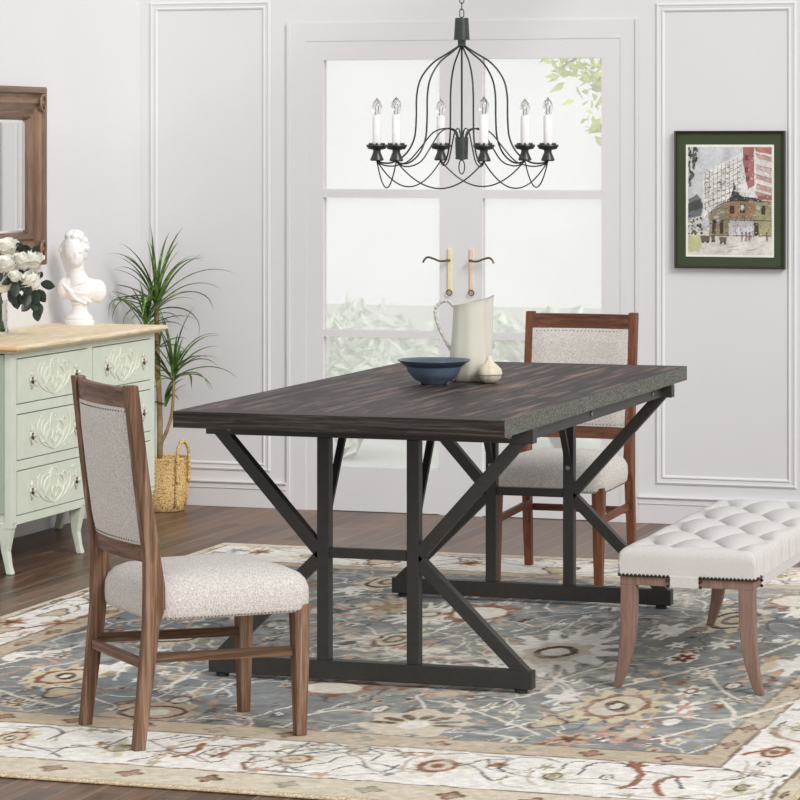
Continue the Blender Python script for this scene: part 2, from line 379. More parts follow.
def trestle(yf,back):
    BW=.040; y0,y1=yf,yf+BW; yc=(y0+y1)/2
    m=MB(); m.box(-hw-.008,hw+.004,y0,y1,.675,z0); fo=m.build('top_bar',M['steel'],tb,bevel=.002)
    for sx in (-1,1):
        q=MB(); q.lathe([(.0001,0),(.008,0),(.008,.003),(.004,.004),(.0001,.004)],n=14); q.xf(Matrix.Translation((sx*.405,y0 if not back else y0,.695))@Matrix.Rotation(PI/2,4,'X'))
        q.build('bolt',M['bolt'],tb,smooth=True,angle=40)
    m=MB(); m.box(-hw,hw,y0,y1,.012,.062); m.build('foot_bar',M['steel'],tb,bevel=.002)
    for sx in (-1,1):
        q=MB(); q.lathe([(.016,0),(.018,.004),(.018,.010),(.008,.0125)],(sx*(hw-.035),yc,0),16); q.build('foot_pad',M['steel'],tb,smooth=True,angle=40)
    px_=.130
    for sx in (-1,1):
        q=MB(); q.box(sx*px_-.0175,sx*px_+.0175,y0+.002,y1-.002,.062,.675); q.build('leg',M['steel'],tb,bevel=.002)
    q=MB(); q.box(-px_+.0175,px_-.0175,y0+.006,y1-.006,.344,.371); q.build('crossbar',M['steel'],tb,bevel=.002)
    for sx in (-1,1):
        nd=(sx*(px_+.006),yc,.352)
        q=MB(); q.bar(nd,(sx*.443,yc,.692),.034,.034,(0,1,0)); q.build('diagonal_brace',M['steel'],tb,bevel=.0015)
        q=MB(); q.bar(nd,(sx*.448,yc,.048),.034,.034,(0,1,0)); q.build('diagonal_brace',M['steel'],tb,bevel=.0015)
        s=-1 if back else 1; yy=y0 if back else y1
        q=MB(); q.bar((sx*px_,yy-s*.004,.455),(sx*px_,yy+s*.15,.700),.012,.020,(1,0,0)); q.build('strut',M['steel'],tb)
        q=MB(); q.lathe([(.0001,0),(.007,0),(.007,.003),(.0001,.004)],n=12)
        q.xf(Matrix.Translation((sx*(px_),y0,.44))@Matrix.Rotation(PI/2,4,'X')); 
        if back: q.build('bolt',M['bolt'],tb,smooth=True,angle=40)
        else: q.bm.free()
F1,F2=8.070-TY,9.680-TY
trestle(F1,False); trestle(F2,True)
for sx in (-1,1):
    m=MB(); m.box(sx*.425-.018,sx*.425+.018,F1+.04,F2,.677,z0-.0005); m.build('side_rail',M['steel'],tb,bevel=.002)
    for yy in (F1+.10,F1+.72,F2-.14):
        q=MB(); q.lathe([(.0001,0),(.008,0),(.008,.003),(.0001,.004)],n=12); q.xf(Matrix.Translation((sx*.443,yy,.697))@Matrix.Rotation(sx*PI/2,4,'Y')); q.build('bolt',M['bolt'],tb,smooth=True)

# ------------------------------------------------------------------ chairs
def bow(y): return .016*(1-(y/.16)**2)
def postx(z):
    K=[(0,-.222),(.15,-.203),(.30,-.184),(.38,-.180),(.47,-.187),(.65,-.212),(.90,-.242)]
    for (a,b),(c,d) in zip(K,K[1:]):
        if z<=c: return b+(d-b)*(z-a)/(c-a)
    return K[-1][1]
def make_chair(label,loc,rz,wm,wh):
    t_=thing('dining_chair',label,'chair',loc,rz,'upholstered dining chairs')
    for sy in (-1,1):
        m=MB()
        m.rectpath([(-.222,sy*.188,0,.030,.026),(-.205,sy*.187,.15,.034,.029),(-.193,sy*.186,.26,.038,.030),(-.188,sy*.186,.31,.038,.031),(-.181,sy*.186,.345,.052,.032),(-.181,sy*.186,.40,.050,.032),(-.187,sy*.186,.47,.040,.031),(-.212,sy*.186,.65,.036,.030),(-.242,sy*.186,.893,.032,.030)])
        m.build('leg',M[wm],t_,bevel=.003)
    for sy in (-1,1):
        m=MB(); m.rectpath([(.214,sy*.180,0,.028,.028),(.214,sy*.180,.20,.038,.036),(.213,sy*.180,.330,.044,.042)]); m.build('leg',M[wm],t_,bevel=.003)
    def rail(z0,z1,name,th=.024,off=0,mat=wh,yh=.172,thick_front=0):
        m=MB(); secs=[]
        for k in range(13):
            y=-yh+2*yh*k/12; x0=postx(z0)-bow(y)+off; x1=postx(z1)-bow(y)+off
            secs.append([(x0-th/2,y,z0),(x0+th/2,y,z0),(x1+th/2,y,z1),(x1-th/2,y,z1)])
        m.loft(secs); return m.build(name,M[mat],t_,bevel=.002)
    rail(.830,.886,'top_rail'); rail(.455,.500,'lower_rail')
    # padded back
    m=MB()
    for side,(amp,off) in enumerate(((.012,.014),(-.008,-.012))):
        G=[]
        for i in range(13):
            z=.497+(.836-.497)*i/12; row=[]
            for k in range(13):
                y=-.173+.346*k/12; e=min(1,4*(1-abs(2*k/12-1)))*min(1,4*(1-abs(2*i/12-1)))
                row.append((postx(z)-bow(y)+off+amp*math.sin(PI/2*max(0,min(1,e))),y,z))
            G.append(row)
        m.grid(G)
    bmesh.ops.remove_doubles(m.bm,verts=m.bm.verts,dist=1e-5)
    m.build('backrest',M['linen'],t_,smooth=True)
    for z in (.827,.505):
        for amp,off in ((.012,.014),(-.008,-.012)):
            m=MB(); i_=(z-.497)/(.836-.497); e_=min(1,4*(1-abs(2*i_-1)))
            for k in range(25):
                y=-.158+.316*k/24; e=e_*min(1,4*(1-abs(2*k/24-1))); m.sphere((postx(z)-bow(y)+off+amp*math.sin(PI/2*e),y,z),.0021,6)
            m.build('nailhead_row',M['nail'],t_,smooth=True)
    # seat cushion
    m=MB(); rings=[]; n=64
    def half(a):  # rounded trapezoid outline
        c,s=math.cos(a),math.sin(a); e=8.0; r=(abs(c)**e+abs(s)**e)**(-1/e); x,y=r*c,r*s
        return x,y*(.955+.045*x)
    for z,k,kx in ((.312,.975,.985),(.322,1.0,1.0),(.345,1.012,1.004),(.372,1.005,.998),(.390,.965,.97),(.404,.90,.915),(.416,.78,.80),(.426,.58,.60),(.431,.30,.32),(.432,.02,.02)):
        rr=[]
        for j in range(n):
            a=2*PI*j/n; x,y=half(a)
            if z>.40: pass
            rr.append((.031+x*.217*kx,y*.210*k,z))
        rings.append(rr)
    m.loft(rings); m.build('seat',M['linen'],t_,smooth=True)
    m=MB()
    for j in range(160):
        a=2*PI*j/160; x,y=half(a)
        if x*.217+.031<-.15: continue
        m.sphere((.031+x*.217*.995,y*.210*.985,.3165),.0022,5)
    m.build('nailhead_trim',M['nail'],t_,smooth=True)
    for sy in (-1,1):
        m=MB(); m.bar((-.195,sy*.178,.222),(.20,sy*.174,.212),.016,.024); m.build('stretcher',M[wm+'_x'],t_,bevel=.002)
    m=MB(); m.bar((-.204,-.168,.208),(-.204,.168,.208),.016,.024); m.build('stretcher',M[wh],t_,bevel=.002)
    return t_
make_chair('speckled linen dining chair with worn brown frame, nearest the camera at the left',(-2.9765,7.321,0),math.radians(44.2),'chair_wood','chair_wood_h')
make_chair('linen dining chair with reddish brown frame at the far end of the table',(-2.832,10.335,0),-PI/2,'chair2_wood','chair2_wood_h')

# ------------------------------------------------------------------ tufted bench
BX,BY,BHW,BHL=-1.915,8.84,.188,.60
be=thing('tufted_bench','pale button-tufted bench with curved mauve brown legs, right of the table','bench',(BX,BY,0))
A,Bp=.186,.32
def prof(a,h,r=.045,side=.055):
    s=-1 if a<0 else 1; a=abs(a)
    if a<.86: return s*(h-r)*a/.86,0
    if a<.95: q=(a-.86)/.09*PI/2; return s*(h-r+r*math.sin(q)),r*(1-math.cos(q))
    return s*h,r+side*(a-.95)/.05
def puff(x,y):
    p=x/A+y/Bp; q=x/A-y/Bp
    sp=abs(math.sin(PI*p)); sq=abs(math.sin(PI*q))
    return (sp*sq)**.42
m=MB(); G=[]
NX,NY=110,260
def par(k,N):
    t=2*k/N-1; return t
for i in range(NY+1):
    v=par(i,NY); y,dv=prof(v,BHL,.045,.06); row=[]
    for k in range(NX+1):
        u=par(k,NX); x,du=prof(u,BHW,.045,.06)
        d=min(.092,(du**4+dv**4)**.25)
        w=max(0,1-d/.03)
        z=.402+(.006*(1-(x/BHW)**2)-.010-(1-puff(x,y))*.033*max(0,min(1,(BHW-abs(x)-.006)/.035))*max(0,min(1,(BHL-abs(y)-.012)/.04)))*w
        fold=0
        if d>.01:
            ph=y*2*PI/.035 if du>dv else x*2*PI/.19
            fold=(.0035*math.sin(ph)+.002*math.sin(ph*1.7+1))*(1 if du>dv else .15)*min(1,(d-.01)/.03)
        xx=x+(fold if du>dv else 0)*(1 if x>0 else -1); yy=y+(fold if du<=dv else 0)
        row.append((xx,yy,z-d+.0))
    G.append(row)
m.grid(G); m.face([m.bm.verts.new(p) for p in ((-BHW,-BHL,.3105),(-BHW,BHL,.3105),(BHW,BHL,.3105),(BHW,-BHL,.3105))])
seat=m.build('seat_cushion',M['bench_fab'],be,smooth=True)
for pi in range(-8,9):
    for qi in range(-8,9):
        p=pi; q=qi; x=(p+q)*A/2; y=(p-q)*Bp/2
        if abs(x)<BHW-.035 and abs(y)<BHL-.035:
            b=MB(); b.sphere((x,y,.363+.006*(1-(x/BHW)**2)),.009,12,(1,1,.5)); b.build('button',M['bench_fab'],seat,smooth=True)
m=MB()
AT,AB=.3085,.283
for sy in (-1,1):
    y0,y1=(sy*BHL-.004*sy,sy*(BHL-.022)); y0,y1=min(y0,y1),max(y0,y1)
    m.box(-BHW+.003,-.047,y0,y1,AB,AT); m.build('apron',M['bench_wood'],be,bevel=.001); m=MB(); m.box(.035,BHW-.003,y0,y1,AB,AT); m.build('apron',M['bench_wood'],be,bevel=.001); m=MB()
for sx in (-1,1):
    x0,x1=sorted((sx*(BHW-.003),sx*(BHW-.022)))
    for sy in (-1,1):
        a,b=sorted((sy*(BHL-.022),sy*(BHL-.09))); m.box(x0,x1,a,b,AB,AT); m.build('apron',M['bench_wood'],be,bevel=.001); m=MB()
m=MB()
for sy in (-1,1):
    a,b=sorted((sy*(BHL+.001),sy*(BHL-.03))); m.box(-.046,.034,a,b,AB-.002,AT+.004); m.build('fabric_skirt',M['bench_fab'],be,bevel=.002); m=MB()
for sx in (-1,1):
    a,b=sorted((sx*(BHW+.001),sx*(BHW-.03))); m.box(a,b,-(BHL-.093),BHL-.093,AB-.002,AT+.004); m.build('fabric_skirt',M['bench_fab'],be,bevel=.002); m=MB()
m=MB()
def nails(a,b):
    a=Vector(a);b=Vector(b);n=max(1,int((b-a).length/.0105))
    for k in range(n+1): m.sphere(a.lerp(b,k/n),.0047,8)
for sy in (-1,1):
    y=sy*(BHL+.001)
    m=MB(); nails((-BHW+.002,y,.3105),(-.051,y,.3105)); nails((-.051,y,.3),(-.051,y,.285)); m.build('nailhead_trim',M['nail'],be,smooth=True)
    m=MB(); nails((.039,y,.3),(.039,y,.285)); nails((.039,y,.3105),(BHW-.002,y,.3105)); m.build('nailhead_trim',M['nail'],be,smooth=True)
for sx in (-1,1):
    x=sx*(BHW+.001)
    for sy in (-1,1): m=MB(); nails((x,sy*(BHL-.008),.3105),(x,sy*(BHL-.088),.3105)); nails((x,sy*(BHL-.088),.30),(x,sy*(BHL-.088),.285)); m.build('nailhead_trim',M['nail'],be,smooth=True)
for sx in (-1,1):
    for sy in (-1,1):
        m=MB(); cy=sy*(BHL-.024)
        S=[(.1635,.2835,.043,.040),(.1635,.24,.043,.040),(.165,.18,.042,.039),(.169,.125,.040,.037),(.177,.075,.034,.033),(.187,.035,.028,.029),(.198,0,.022,.025)]
        m.rectpath([(sx*x,cy,z,a,b) for x,z,a,b in reversed(S)]); m.build('leg',M['bench_wood'],be,bevel=.003)

# ------------------------------------------------------------------ dresser
DX,DYa,DYb=-4.66,9.80,11.07
dr_=thing('dresser','mint green two-column chest of drawers with pale wood top, cream scrollwork and curved legs','dresser',(DX,DYa,FZ))
DL=DYb-DYa; D0=-.42   # local: x from D0 (back) to 0 (front), y 0..DL, z from floor
def zl(z): return z-FZ
m=MB(); m.box(D0,-.030,.004,DL-.004,zl(.170),zl(.752)); 
for a,b in ((0,.040),(.643,.683),(DL-.040,DL)): m.box(-.030,-.002,a,b,zl(.150),zl(.755))
for a,b in ((.737,.755),(.543,.577),(.347,.381),(.160,.190)):
    for c,d in ((.040,.643),(.683,DL-.040)): m.box(-.030,-.002,c,d,zl(a),zl(b))
m.build('body',[M['mint']],dr_,bevel=.0015)
m=MB()
for c,d in ((.0405,.6425),(.6835,DL-.0405)): m.box(-.0299,-.024,c,d,zl(.1905),zl(.7365))
m.build('drawer_recess',M['gap'],dr_)
m=MB(); m.box(D0+.002,-.032,-.003,.004,zl(.20),zl(.752)); m.build('side_panel',M['mint_shaded'],dr_,bevel=.002)
# stepped wooden top
m=MB(); S=[(.012,.757),(.030,.765),(.038,.772),(.038,.779),(.034,.785)]
m.loft([[(D0-.018,-e,zl(z)),(e,-e,zl(z)),(e,DL+e,zl(z)),(D0-.018,DL+e,zl(z))] for e,z in S]); 
tp=m.build('dresser_top',[M['pale_wood'],M['orange_wood']],dr_,bevel=.002)
for p in tp.data.polygons:
    if abs(p.normal.y)>.6: p.material_index=1
def scroll(m,y0,y1,z0,z1,x,seed):
    rnd=random.Random(seed); yc=(y0+y1)/2; h=z1-z0
    def cv(P,r=.0032):
        for s in (-1,1):
            pts=[(x,yc+s*a*(y1-y0)/2,z0+b*h) for a,b in P]; b_=bez(pts,6); n=len(b_)
            m.tube(b_,[.72*r*(.4+.9*math.sin(PI*(k+.6)/(n+.2))) for k in range(n)],6)
    cv([(0.02,.06),(.14,.16),(.26,.34),(.28,.56),(.18,.72),(.05,.74)],.0042)
    cv([(.10,.10),(.30,.22),(.42,.40),(.46,.66),(.38,.88)],.0036)
    cv([(.05,.40),(.12,.55),(.10,.84),(.04,.95)],.004)
    cv([(.28,.40),(.36,.52),(.34,.72),(.27,.80),(.24,.70)],.003)
    cv([(.03,.2),(.07,.34),(.02,.5)],.004)
    cv([(.44,.30),(.54,.38),(.58,.55)],.003)
    for k in range(14):
        a=rnd.uniform(-.55,.55); b=rnd.uniform(.1,.9); m.sphere((x,yc+a*(y1-y0)/2,z0+b*h),.006,8,(.35,1,rnd.uniform(.6,1.6)))
    for s in (-1,1):
        for k in range(5):
            m.sphere((x,yc+s*(.03+.012*k),z0+h*(.52-.05*k)),.010,8,(.22,.55,1.6))
dn=0
for ci,(a,b) in enumerate(((.040,.643),(.683,DL-.040))):
    for (z0,z1) in ((.577,.737),(.381,.543),(.190,.347)):
        m=MB(); m.box(-.0235,.001,a+.0035,b-.0035,zl(z0)+.0035,zl(z1)-.0035); d=m.build('drawer',M['mint'],dr_,bevel=.001)
        m=MB(); scroll(m,a,b,zl(z0)+.008,zl(z1)-.008,.0015,dn); m.build('scroll_ornament',M['cream_relief'],d,smooth=True)
        zc=zl((z0+z1)/2); w=b-a
        for fy in (.19,.81) if ci==0 else (.22,.85):
            y=a+w*fy; q=MB()
            q.loft([[(x,y+.015*s*math.cos(t)*(1+.25*math.cos(4*t)),zc+.030*s*math.sin(t)*(1+.2*math.cos(4*t))) for t in [2*PI*k/24 for k in range(24)]] for x,s in ((.001,1),(.004,1),(.0065,.75),(.007,.4))])
            for t in range(8): q.sphere((.006,y+.012*math.cos(t*PI/4),zc+.024*math.sin(t*PI/4)),.004,8)
            ko=q.build('knob',M['antique'],d,smooth=True)
            q=MB(); q.lathe([(.004,0),(.0045,.003),(.008,.006),(.0095,.010),(.006,.014),(.0005,.015)],n=14); q.xf(Matrix.Translation((.006,y,zc))@Matrix.Rotation(PI/2,4,'Y')); q.build('knob_button',M['antique'],ko,smooth=True)
            q=MB(); q.loft([[(.0068+x,y+.0135*r*math.cos(t),zc-.004+.0135*r*math.sin(t)) for t in [2*PI*k/16 for k in range(16)]] for x,r in ((0,1),(.0008,.85))]); q.build('knob_shadow_ring',M['nail'],ko)
        dn+=1
def cab(x,y,dx,dy,zt,sx=1,sy=1):
    m=MB(); m.rectpath([(x+sx*.014,y,0,dx*.42,dy*.7),(x+sx*.006,y,.03,dx*.40,dy*.62),(x-sx*.004,y,.08,dx*.48,dy*.7),(x-sx*.002,y,.13,dx*.72,dy*.9),(x,y,zt-.006,dx,dy),(x,y,zt,dx,dy)])
    m.build('leg',M['mint'],dr_,bevel=.004)
for y in (.022,.61,DL-.022): cab(-.030,y,.056,.042,zl(.1705))
for y in (.022,DL-.022): cab(D0+.036,y,.070,.042,zl(.1705),-1)

# ------------------------------------------------------------------ framed mirror on the left wall
MY0,MY1,MZ0,MZ1=9.95,10.955,1.018,1.700
mi=thing('wall_mirror','carved bronze-brown framed mirror hanging over the dresser on the left wall','mirror',(XL,(MY0+MY1)/2,(MZ0+MZ1)/2))
hy,hz=(MY1-MY0)/2,(MZ1-MZ0)/2
FP=[(0,0),(0,.036),(.008,.042),(.022,.044),(.030,.034),(.040,.030),(.052,.040),(.062,.042),(.072,.034),(.094,.022),(.104,.030),(.114,.026),(.122,.014),(.122,.006)]
m=MB()
def c4(ins): return [(-hy+ins,-hz+ins),(hy-ins,-hz+ins),(hy-ins,hz-ins),(-hy+ins,hz-ins)]
vr=[[m.bm.verts.new((p,y,z)) for y,z in c4(ins)] for ins,p in FP]
for i in range(len(vr)-1):
    for k in range(4):
        m.mi=0 if k in (1,3) else 1
        m.face([vr[i][k],vr[i][(k+1)%4],vr[i+1][(k+1)%4],vr[i+1][k]])
m.build('frame',[M['bronze'],M['bronze_h']],mi)
for sy in (-1,1):
    for sz in (-1,1):
        q=MB(); cy,cz=sy*(hy-.060),sz*(hz-.062) 
        q.tube([(.050,cy+.022*math.cos(k*PI/10),cz+.030*math.sin(k*PI/10)) for k in range(20)],.0055,6,closed=True)
        q.sphere((.046,cy,cz),.010,10)
        for k in range(6): q.tube([(.046,cy,cz),(.048,cy+.021*math.cos(k*PI/3+.3),cz+.028*math.sin(k*PI/3+.3))],.0032,6)
        q.build('rosette',M['bronze'],mi,smooth=True)
m=MB(); c=c4(.122); m.loft([[(.004,y,z) for y,z in c],[(.0065,y,z) for y,z in c],[(.0115,y*.955,z*.93) for y,z in c],[(.0116,y*.95,z*.925) for y,z in c]]); m.build('mirror_glass',M['mirror'],mi)

# ------------------------------------------------------------------ bust (voxel-fused figure) on the dresser
TOPZ=.785
bu=thing('classical_bust','white plaster classical bust with curly hair standing on the dresser top','sculpture',(-4.958,11.03,TOPZ),TH)
m=MB(); rnd=random.Random(4)
m.sphere((-.022,-.004,.288),.05,20,(.92,1.02,1.25)); m.sphere((.018,.004,.285),.020,10,(.8,1.2,1.9)); m.sphere((-.060,.002,.285),.022,10,(.8,1.2,1.9))          # head
m.sphere((-.014,-.022,.261),.034,16,(.95,1,1.25))            # face / jaw
m.sphere((-.010,-.052,.268),.008,10,(.8,1,1.9))              # nose
m.sphere((-.011,-.046,.248),.009,10,(1.3,.8,.5)); m.sphere((-.011,-.044,.238),.010,10,(1.1,.9,.8))   # mouth, chin
for s in (-1,1): m.sphere((-.011+s*.016,-.046,.282),.009,10,(1.2,.6,.5))   # brows
for k in range(110):                                           # curls
    a=rnd.uniform(0,2*PI); e=rnd.uniform(-.15,1.5); d=Vector((math.cos(a)*math.cos(e),math.sin(a)*math.cos(e),math.sin(e)))
    if d.y<-.35 and d.z<.62: continue
    m.sphere((-.022+d.x*.050,-.004+d.y*.050,.292+d.z*.064),rnd.uniform(.010,.015),8)
m.tube([(-.016,.0,.24),(-.012,.005,.20),(.0,.004,.155)],[.031,.031,.044],14)   # neck
for k in range(12): m.sphere((-.064+.0022*k,.006+.001*k,.270-.0075*k),.015,8)
m.sphere((.008,.006,.130),.07,20,(1.05,.62,.72))              # chest
m.sphere((.066,.008,.128),.036,16,(1.05,.85,1.3)); m.sphere((.03,.004,.145),.045,16,(1.1,.75,.8)); m.sphere((-.03,.004,.15),.04,16,(1.1,.75,.8)); m.sphere((-.060,.008,.140),.032,16,(.85,.9,1.3))   # shoulders
m.tube([(-.062,-.016,.155),(-.03,-.034,.125),(.02,-.034,.100),(.05,-.022,.085)],[.006,.006,.006,.005],10)   # drapery folds
m.tube([(-.04,-.03,.125),(-.01,-.040,.098),(.03,-.032,.08)],[.005,.006,.005],10)
m.tube([(.008,.004,.125),(.004,.004,.07)],[.05,.026],16)
o=m.build('bust',M['plaster'],bu,smooth=True)
r=o.modifiers.new('fuse','REMESH'); r.mode='VOXEL'; r.voxel_size=.0028; r.use_smooth_shade=True
s_=o.modifiers.new('soft','SMOOTH'); s_.iterations=3; s_.factor=.5
m=MB(); m.lathe([(.057,0),(.058,.014),(.050,.018),(.052,.026),(.044,.036),(.034,.044),(.029,.060),(.030,.074),(.036,.080),(.033,.088),(.01,.089)],n=36); m.build('pedestal',M['plaster'],bu,smooth=True,angle=35)

# ------------------------------------------------------------------ vase with white roses
vz=thing('glass_vase','clear glass vase of rose stems at the near end of the dresser top','vase',(-4.990,10.38,TOPZ))
m=MB(); prof_=[(.001,.0),(.034,.0),(.036,.004),(.034,.05),(.033,.10),(.038,.125),(.0365,.125),(.0315,.10),(.0325,.05),(.033,.010),(.001,.009)]
m.lathe(prof_,n=36,caps=False); bmesh.ops.remove_doubles(m.bm,verts=m.bm.verts,dist=.0021); m.build('vase_body',M['glass'],vz,smooth=True)
def leafshape(m,c,d,w,L):
    c=Vector(c); d=Vector(d).normalized(); s=d.cross(AWAY+Vector((0,0,.25))).normalized(); up=s.cross(d)
    R=[]
    for k in range(7):
        t=k/6; ww=w*math.sin(PI*min(1,t*.93+.07))**.8; p=c+d*L*t-up*L*.25*t*t
        R.append([p+s*ww,p-up*ww*.35,p-s*ww])
    m.grid(R)
def rose(pos,r,label,leaves,seed):
    rnd=random.Random(seed)
    t_=thing('white_rose',label,'flower',pos,0,'white roses in the vase')
    m=MB()
    tilt=Matrix.Rotation(rnd.uniform(.2,.6),4,'X')@Matrix.Rotation(rnd.uniform(-.4,.4),4,'Y')
    for ring_,(n,rr,h,op) in enumerate(((3,.25,.75,.05),(4,.45,.85,.15),(5,.68,.9,.35),(6,.88,.85,.65),(7,1.0,.65,1.0))):
        for k in range(n):
            a=2*PI*k/n+ring_*.9+rnd.uniform(-.15,.15); G=[]
            for i in range(7):
                v=i/6; row=[]
                for j in range(7):
                    u=(j/6-.5)*2; th=a+u*(1.25 if ring_<3 else .78)*(.45+.55*math.sin(PI*min(1,v*.75+.15)))
                    rad=r*rr*(math.sin(PI/2*min(1,v*1.35))**.7+op*.22*max(0,v-.7)*3); z=r*(-.65+ (h+.65)*v*(1-.12*u*u)-op*.5*max(0,v-.75)*2)
                    row.append((rad*math.cos(th),rad*math.sin(th),z))
                G.append(row)
            m.grid(G)
    m.xf(tilt); m.build('bloom',M['rose'],t_,smooth=True)
    m=MB(); m.sphere((0,0,-r*.05),r*.84,14,(1,1,.85)); m.xf(tilt); m.build('bud_core',M['rose'],t_,smooth=True)
    V=Vector((-4.990,10.38,TOPZ+.015))-Vector(pos); nk=Vector((-4.990+rnd.uniform(-.012,.012),10.38+rnd.uniform(-.012,.012),TOPZ+.12))-Vector(pos)
    m=MB(); m.tube(bez([(0,0,-r*.5),nk+Vector((0,0,.03)),nk,V+Vector((rnd.uniform(-.015,.015),rnd.uniform(-.015,.015),0))],6),.0022,6); m.build('stem',M['stem'],t_,smooth=True)
    if leaves:
        m=MB()
        for (lx,ly,lz,dx,dz,L) in leaves:
            c=Vector((0,0,0))+RIGHT*lx+Vector((0,0,lz))-AWAY*ly; d=RIGHT*dx+Vector((0,0,dz))-AWAY*.25; leafshape(m,c,d,L*.34,L*1.1)
        m.build('leaf',M['rose_leaf'],t_,smooth=True)
def cp(u,v,y=11.35):     # a point on the bouquet's own upright plane
    x=(u-400)*y/3114.9; p=RIGHT*x+AWAY*y; return (p.x,p.y,EYE-(v-142.86)*y/3114.9)
RS=[(7.5,248,.031,11.36,'topmost white rose of the bouquet, against the mirror frame',[(.02,.0,-.005,.8,.5,.045),(.035,-.01,.0,.6,-.2,.05),(.045,-.01,-.004,1,.1,.045)]),
(7,265,.030,11.31,'white rose just under the topmost one of the bouquet',[(-.0,-.0,-.03,.8,-.6,.05),(-.02,-.0,-.03,-.5,-.8,.05)]),
(22,262,.030,11.33,'white rose in the middle of the bouquet, left of the large right-hand bloom',[(-.01,-.01,-.03,.4,-.7,.05),(.01,-.02,-.035,.9,-.3,.04)]),
(31,261,.034,11.35,'large white rose at the upper right of the bouquet',[(.01,-.02,.02,.3,1,.04)]),
(31,282,.034,11.31,'white rose lowest on the right side of the bouquet',[(.035,-.01,-.008,1,-.05,.055),(.028,0,.012,.5,1,.03),(.0,-.02,-.028,.5,-.9,.06),(.02,-.02,-.03,.7,-.8,.055),(-.01,-.02,-.03,-.2,-1,.06),(.01,-.02,-.05,.1,-1,.06),(.02,-.01,-.075,.4,-.9,.05),(.0,-.01,-.07,-.6,-.6,.05),(.015,-.01,-.095,.3,-1,.05)]),
(3,285,.030,11.33,'white rose at the lower left of the bouquet, above the vase mouth',[(.02,-.01,-.02,.6,-.9,.06),(.03,-.01,.0,.9,-.2,.05),(.03,-.01,-.03,.8,-.6,.06),(.04,-.01,-.03,.3,-1,.06)]),
(15,277,.019,11.28,'small half-open white rosebud at the heart of the bouquet',[(.01,-.01,-.015,.8,-.7,.05),(-.01,-.01,-.01,-.9,-.3,.04),(.0,-.01,-.02,0,-1,.055),(.02,-.01,-.02,1,-.9,.06)])]
for i,(u,v,r_,y,lab,lv) in enumerate(RS): rose(cp(u,v,y),r_*1.24,lab,lv,i+11)

# ------------------------------------------------------------------ potted plant in a basket
PB=Vector((-4.907,11.735,FZ))
pp=thing('potted_yucca','tall strap-leaved cane plant in the corner beside the dresser, planted in the basket','plant',PB,TH)
def prot(pts):   # keep blades inside the room's corner
    out=[]
    for p in pts:
        w=PB+RIGHT*p.x+AWAY*p.y+Vector((0,0,p.z))
        if w.x<XL+.02: w.x=XL+.02
        if w.y>YB-.05: w.y=YB-.05
        d=w-PB; out.append(Vector((d.dot(RIGHT),d.dot(AWAY),d.z)))
    return out
def P2(u,v,dy=0): return Vector(((u-163)/245.5,dy,(506.5-v)/245.5))
def crown(c,n,L,seed,spread=1.0,dens=1.0):
    rnd=random.Random(seed); m=MB(); c=Vector(c)
    for k in range(n):
        az=rnd.uniform(0,2*PI); hd=Vector((math.cos(az),math.sin(az)*.8,0)); 
        if (hd.x<0 and hd.y>0): hd.y=-hd.y*.7
        el=math.radians(rnd.uniform(12,86)); l=L*rnd.uniform(.65,1.08); droop=rnd.uniform(.5,1.7)*(1.25-el/1.8)
        pts=[]; p=c+Vector((0,0,rnd.uniform(-.02,.03))); e=el; N=12
        for i in range(N+1):
            pts.append(p.copy()); p=p+(hd*math.cos(e)*spread+Vector((0,0,math.sin(e))))*l/N; e-=droop*1.9/N*(i/N+.3)
        pts=prot(pts); side=hd.cross(Vector((0,0,1))); G=[]; W=rnd.uniform(.0085,.0125)
        for i,q in enumerate(pts):
            t=i/N; w=W*(min(1,.5+t*2.2))*(1-t**2.2)+.0003
            tn=(pts[min(i+1,N)]-pts[max(i-1,0)]); tn=tn.normalized() if tn.length>1e-6 else Vector((0,0,1)); up=side.cross(tn)
            G.append([q+side*w-up*w*-.25,q-up*w*.25,q-side*w-up*w*-.25])
        m.grid(G)
    return m.build('leaf_crown',M['blade'],pp,smooth=True)
ba=thing('seagrass_basket','woven straw basket with loop handles on the floor under the cane plant','basket',PB,TH)
m=MB(); n=48
pr=[(.082,0),(.090,.004),(.098,.04),(.104,.10),(.104,.16),(.103,.212),(.105,.218),(.100,.220),(.097,.214),(.097,.10),(.088,.012),(.001,.010)]
m.lathe(pr,n=n,mod=lambda i,a:1+.012*math.sin(a*24+i*PI)); m.build('basket_body',M['basket'],ba,smooth=True)
for a in (-.62,-.62+PI):
    q=MB(); ca,sa=math.cos(a),math.sin(a); T=Vector((-sa,ca,0)); C_=Vector((ca,sa,0))*.108
    q.tube(bez([C_+T*-.036+Vector((0,0,.12)),C_+T*-.036+Vector((0,0,.215)),C_+T*-.030+Vector((0,0,.262)),C_+T*0+Vector((0,0,.288)),C_+T*.030+Vector((0,0,.262)),C_+T*.036+Vector((0,0,.215)),C_+T*.036+Vector((0,0,.12))],7),[.0075+.0012*math.sin(k*1.9) for k in range(43)],8)
    q.build('handle',M['basket'],ba,smooth=True)
for a in (-.62,):
    q=MB()
    for s in (-1,1):
        aa=a+s*.34; q.tube([(.1065*math.cos(aa)*k,.1065*math.sin(aa)*k,z) for z,k in ((.21,1.0),(.14,1.01),(.08,.99),(.02,.90))],.006,6)
    q.build('strap',M['basket'],ba,smooth=True)
m=MB(); m.lathe([(.001,.150),(.093,.150),(.094,.165),(.001,.180)],n=30); m.build('soil',plain('dark_potting_soil',rgb(58,44,34),.95,nscale=90,var=.4,bumpv=.8),pp,smooth=True)
m=MB()
A0,A1=P2(160,452),P2(157,300)
m.tube(bez([A0+Vector((0,0,-.06)),P2(160,410,.005),P2(158,360),A1],8),[.0125-.0001*k+.0008*math.sin(k*2.1) for k in range(25)],10)
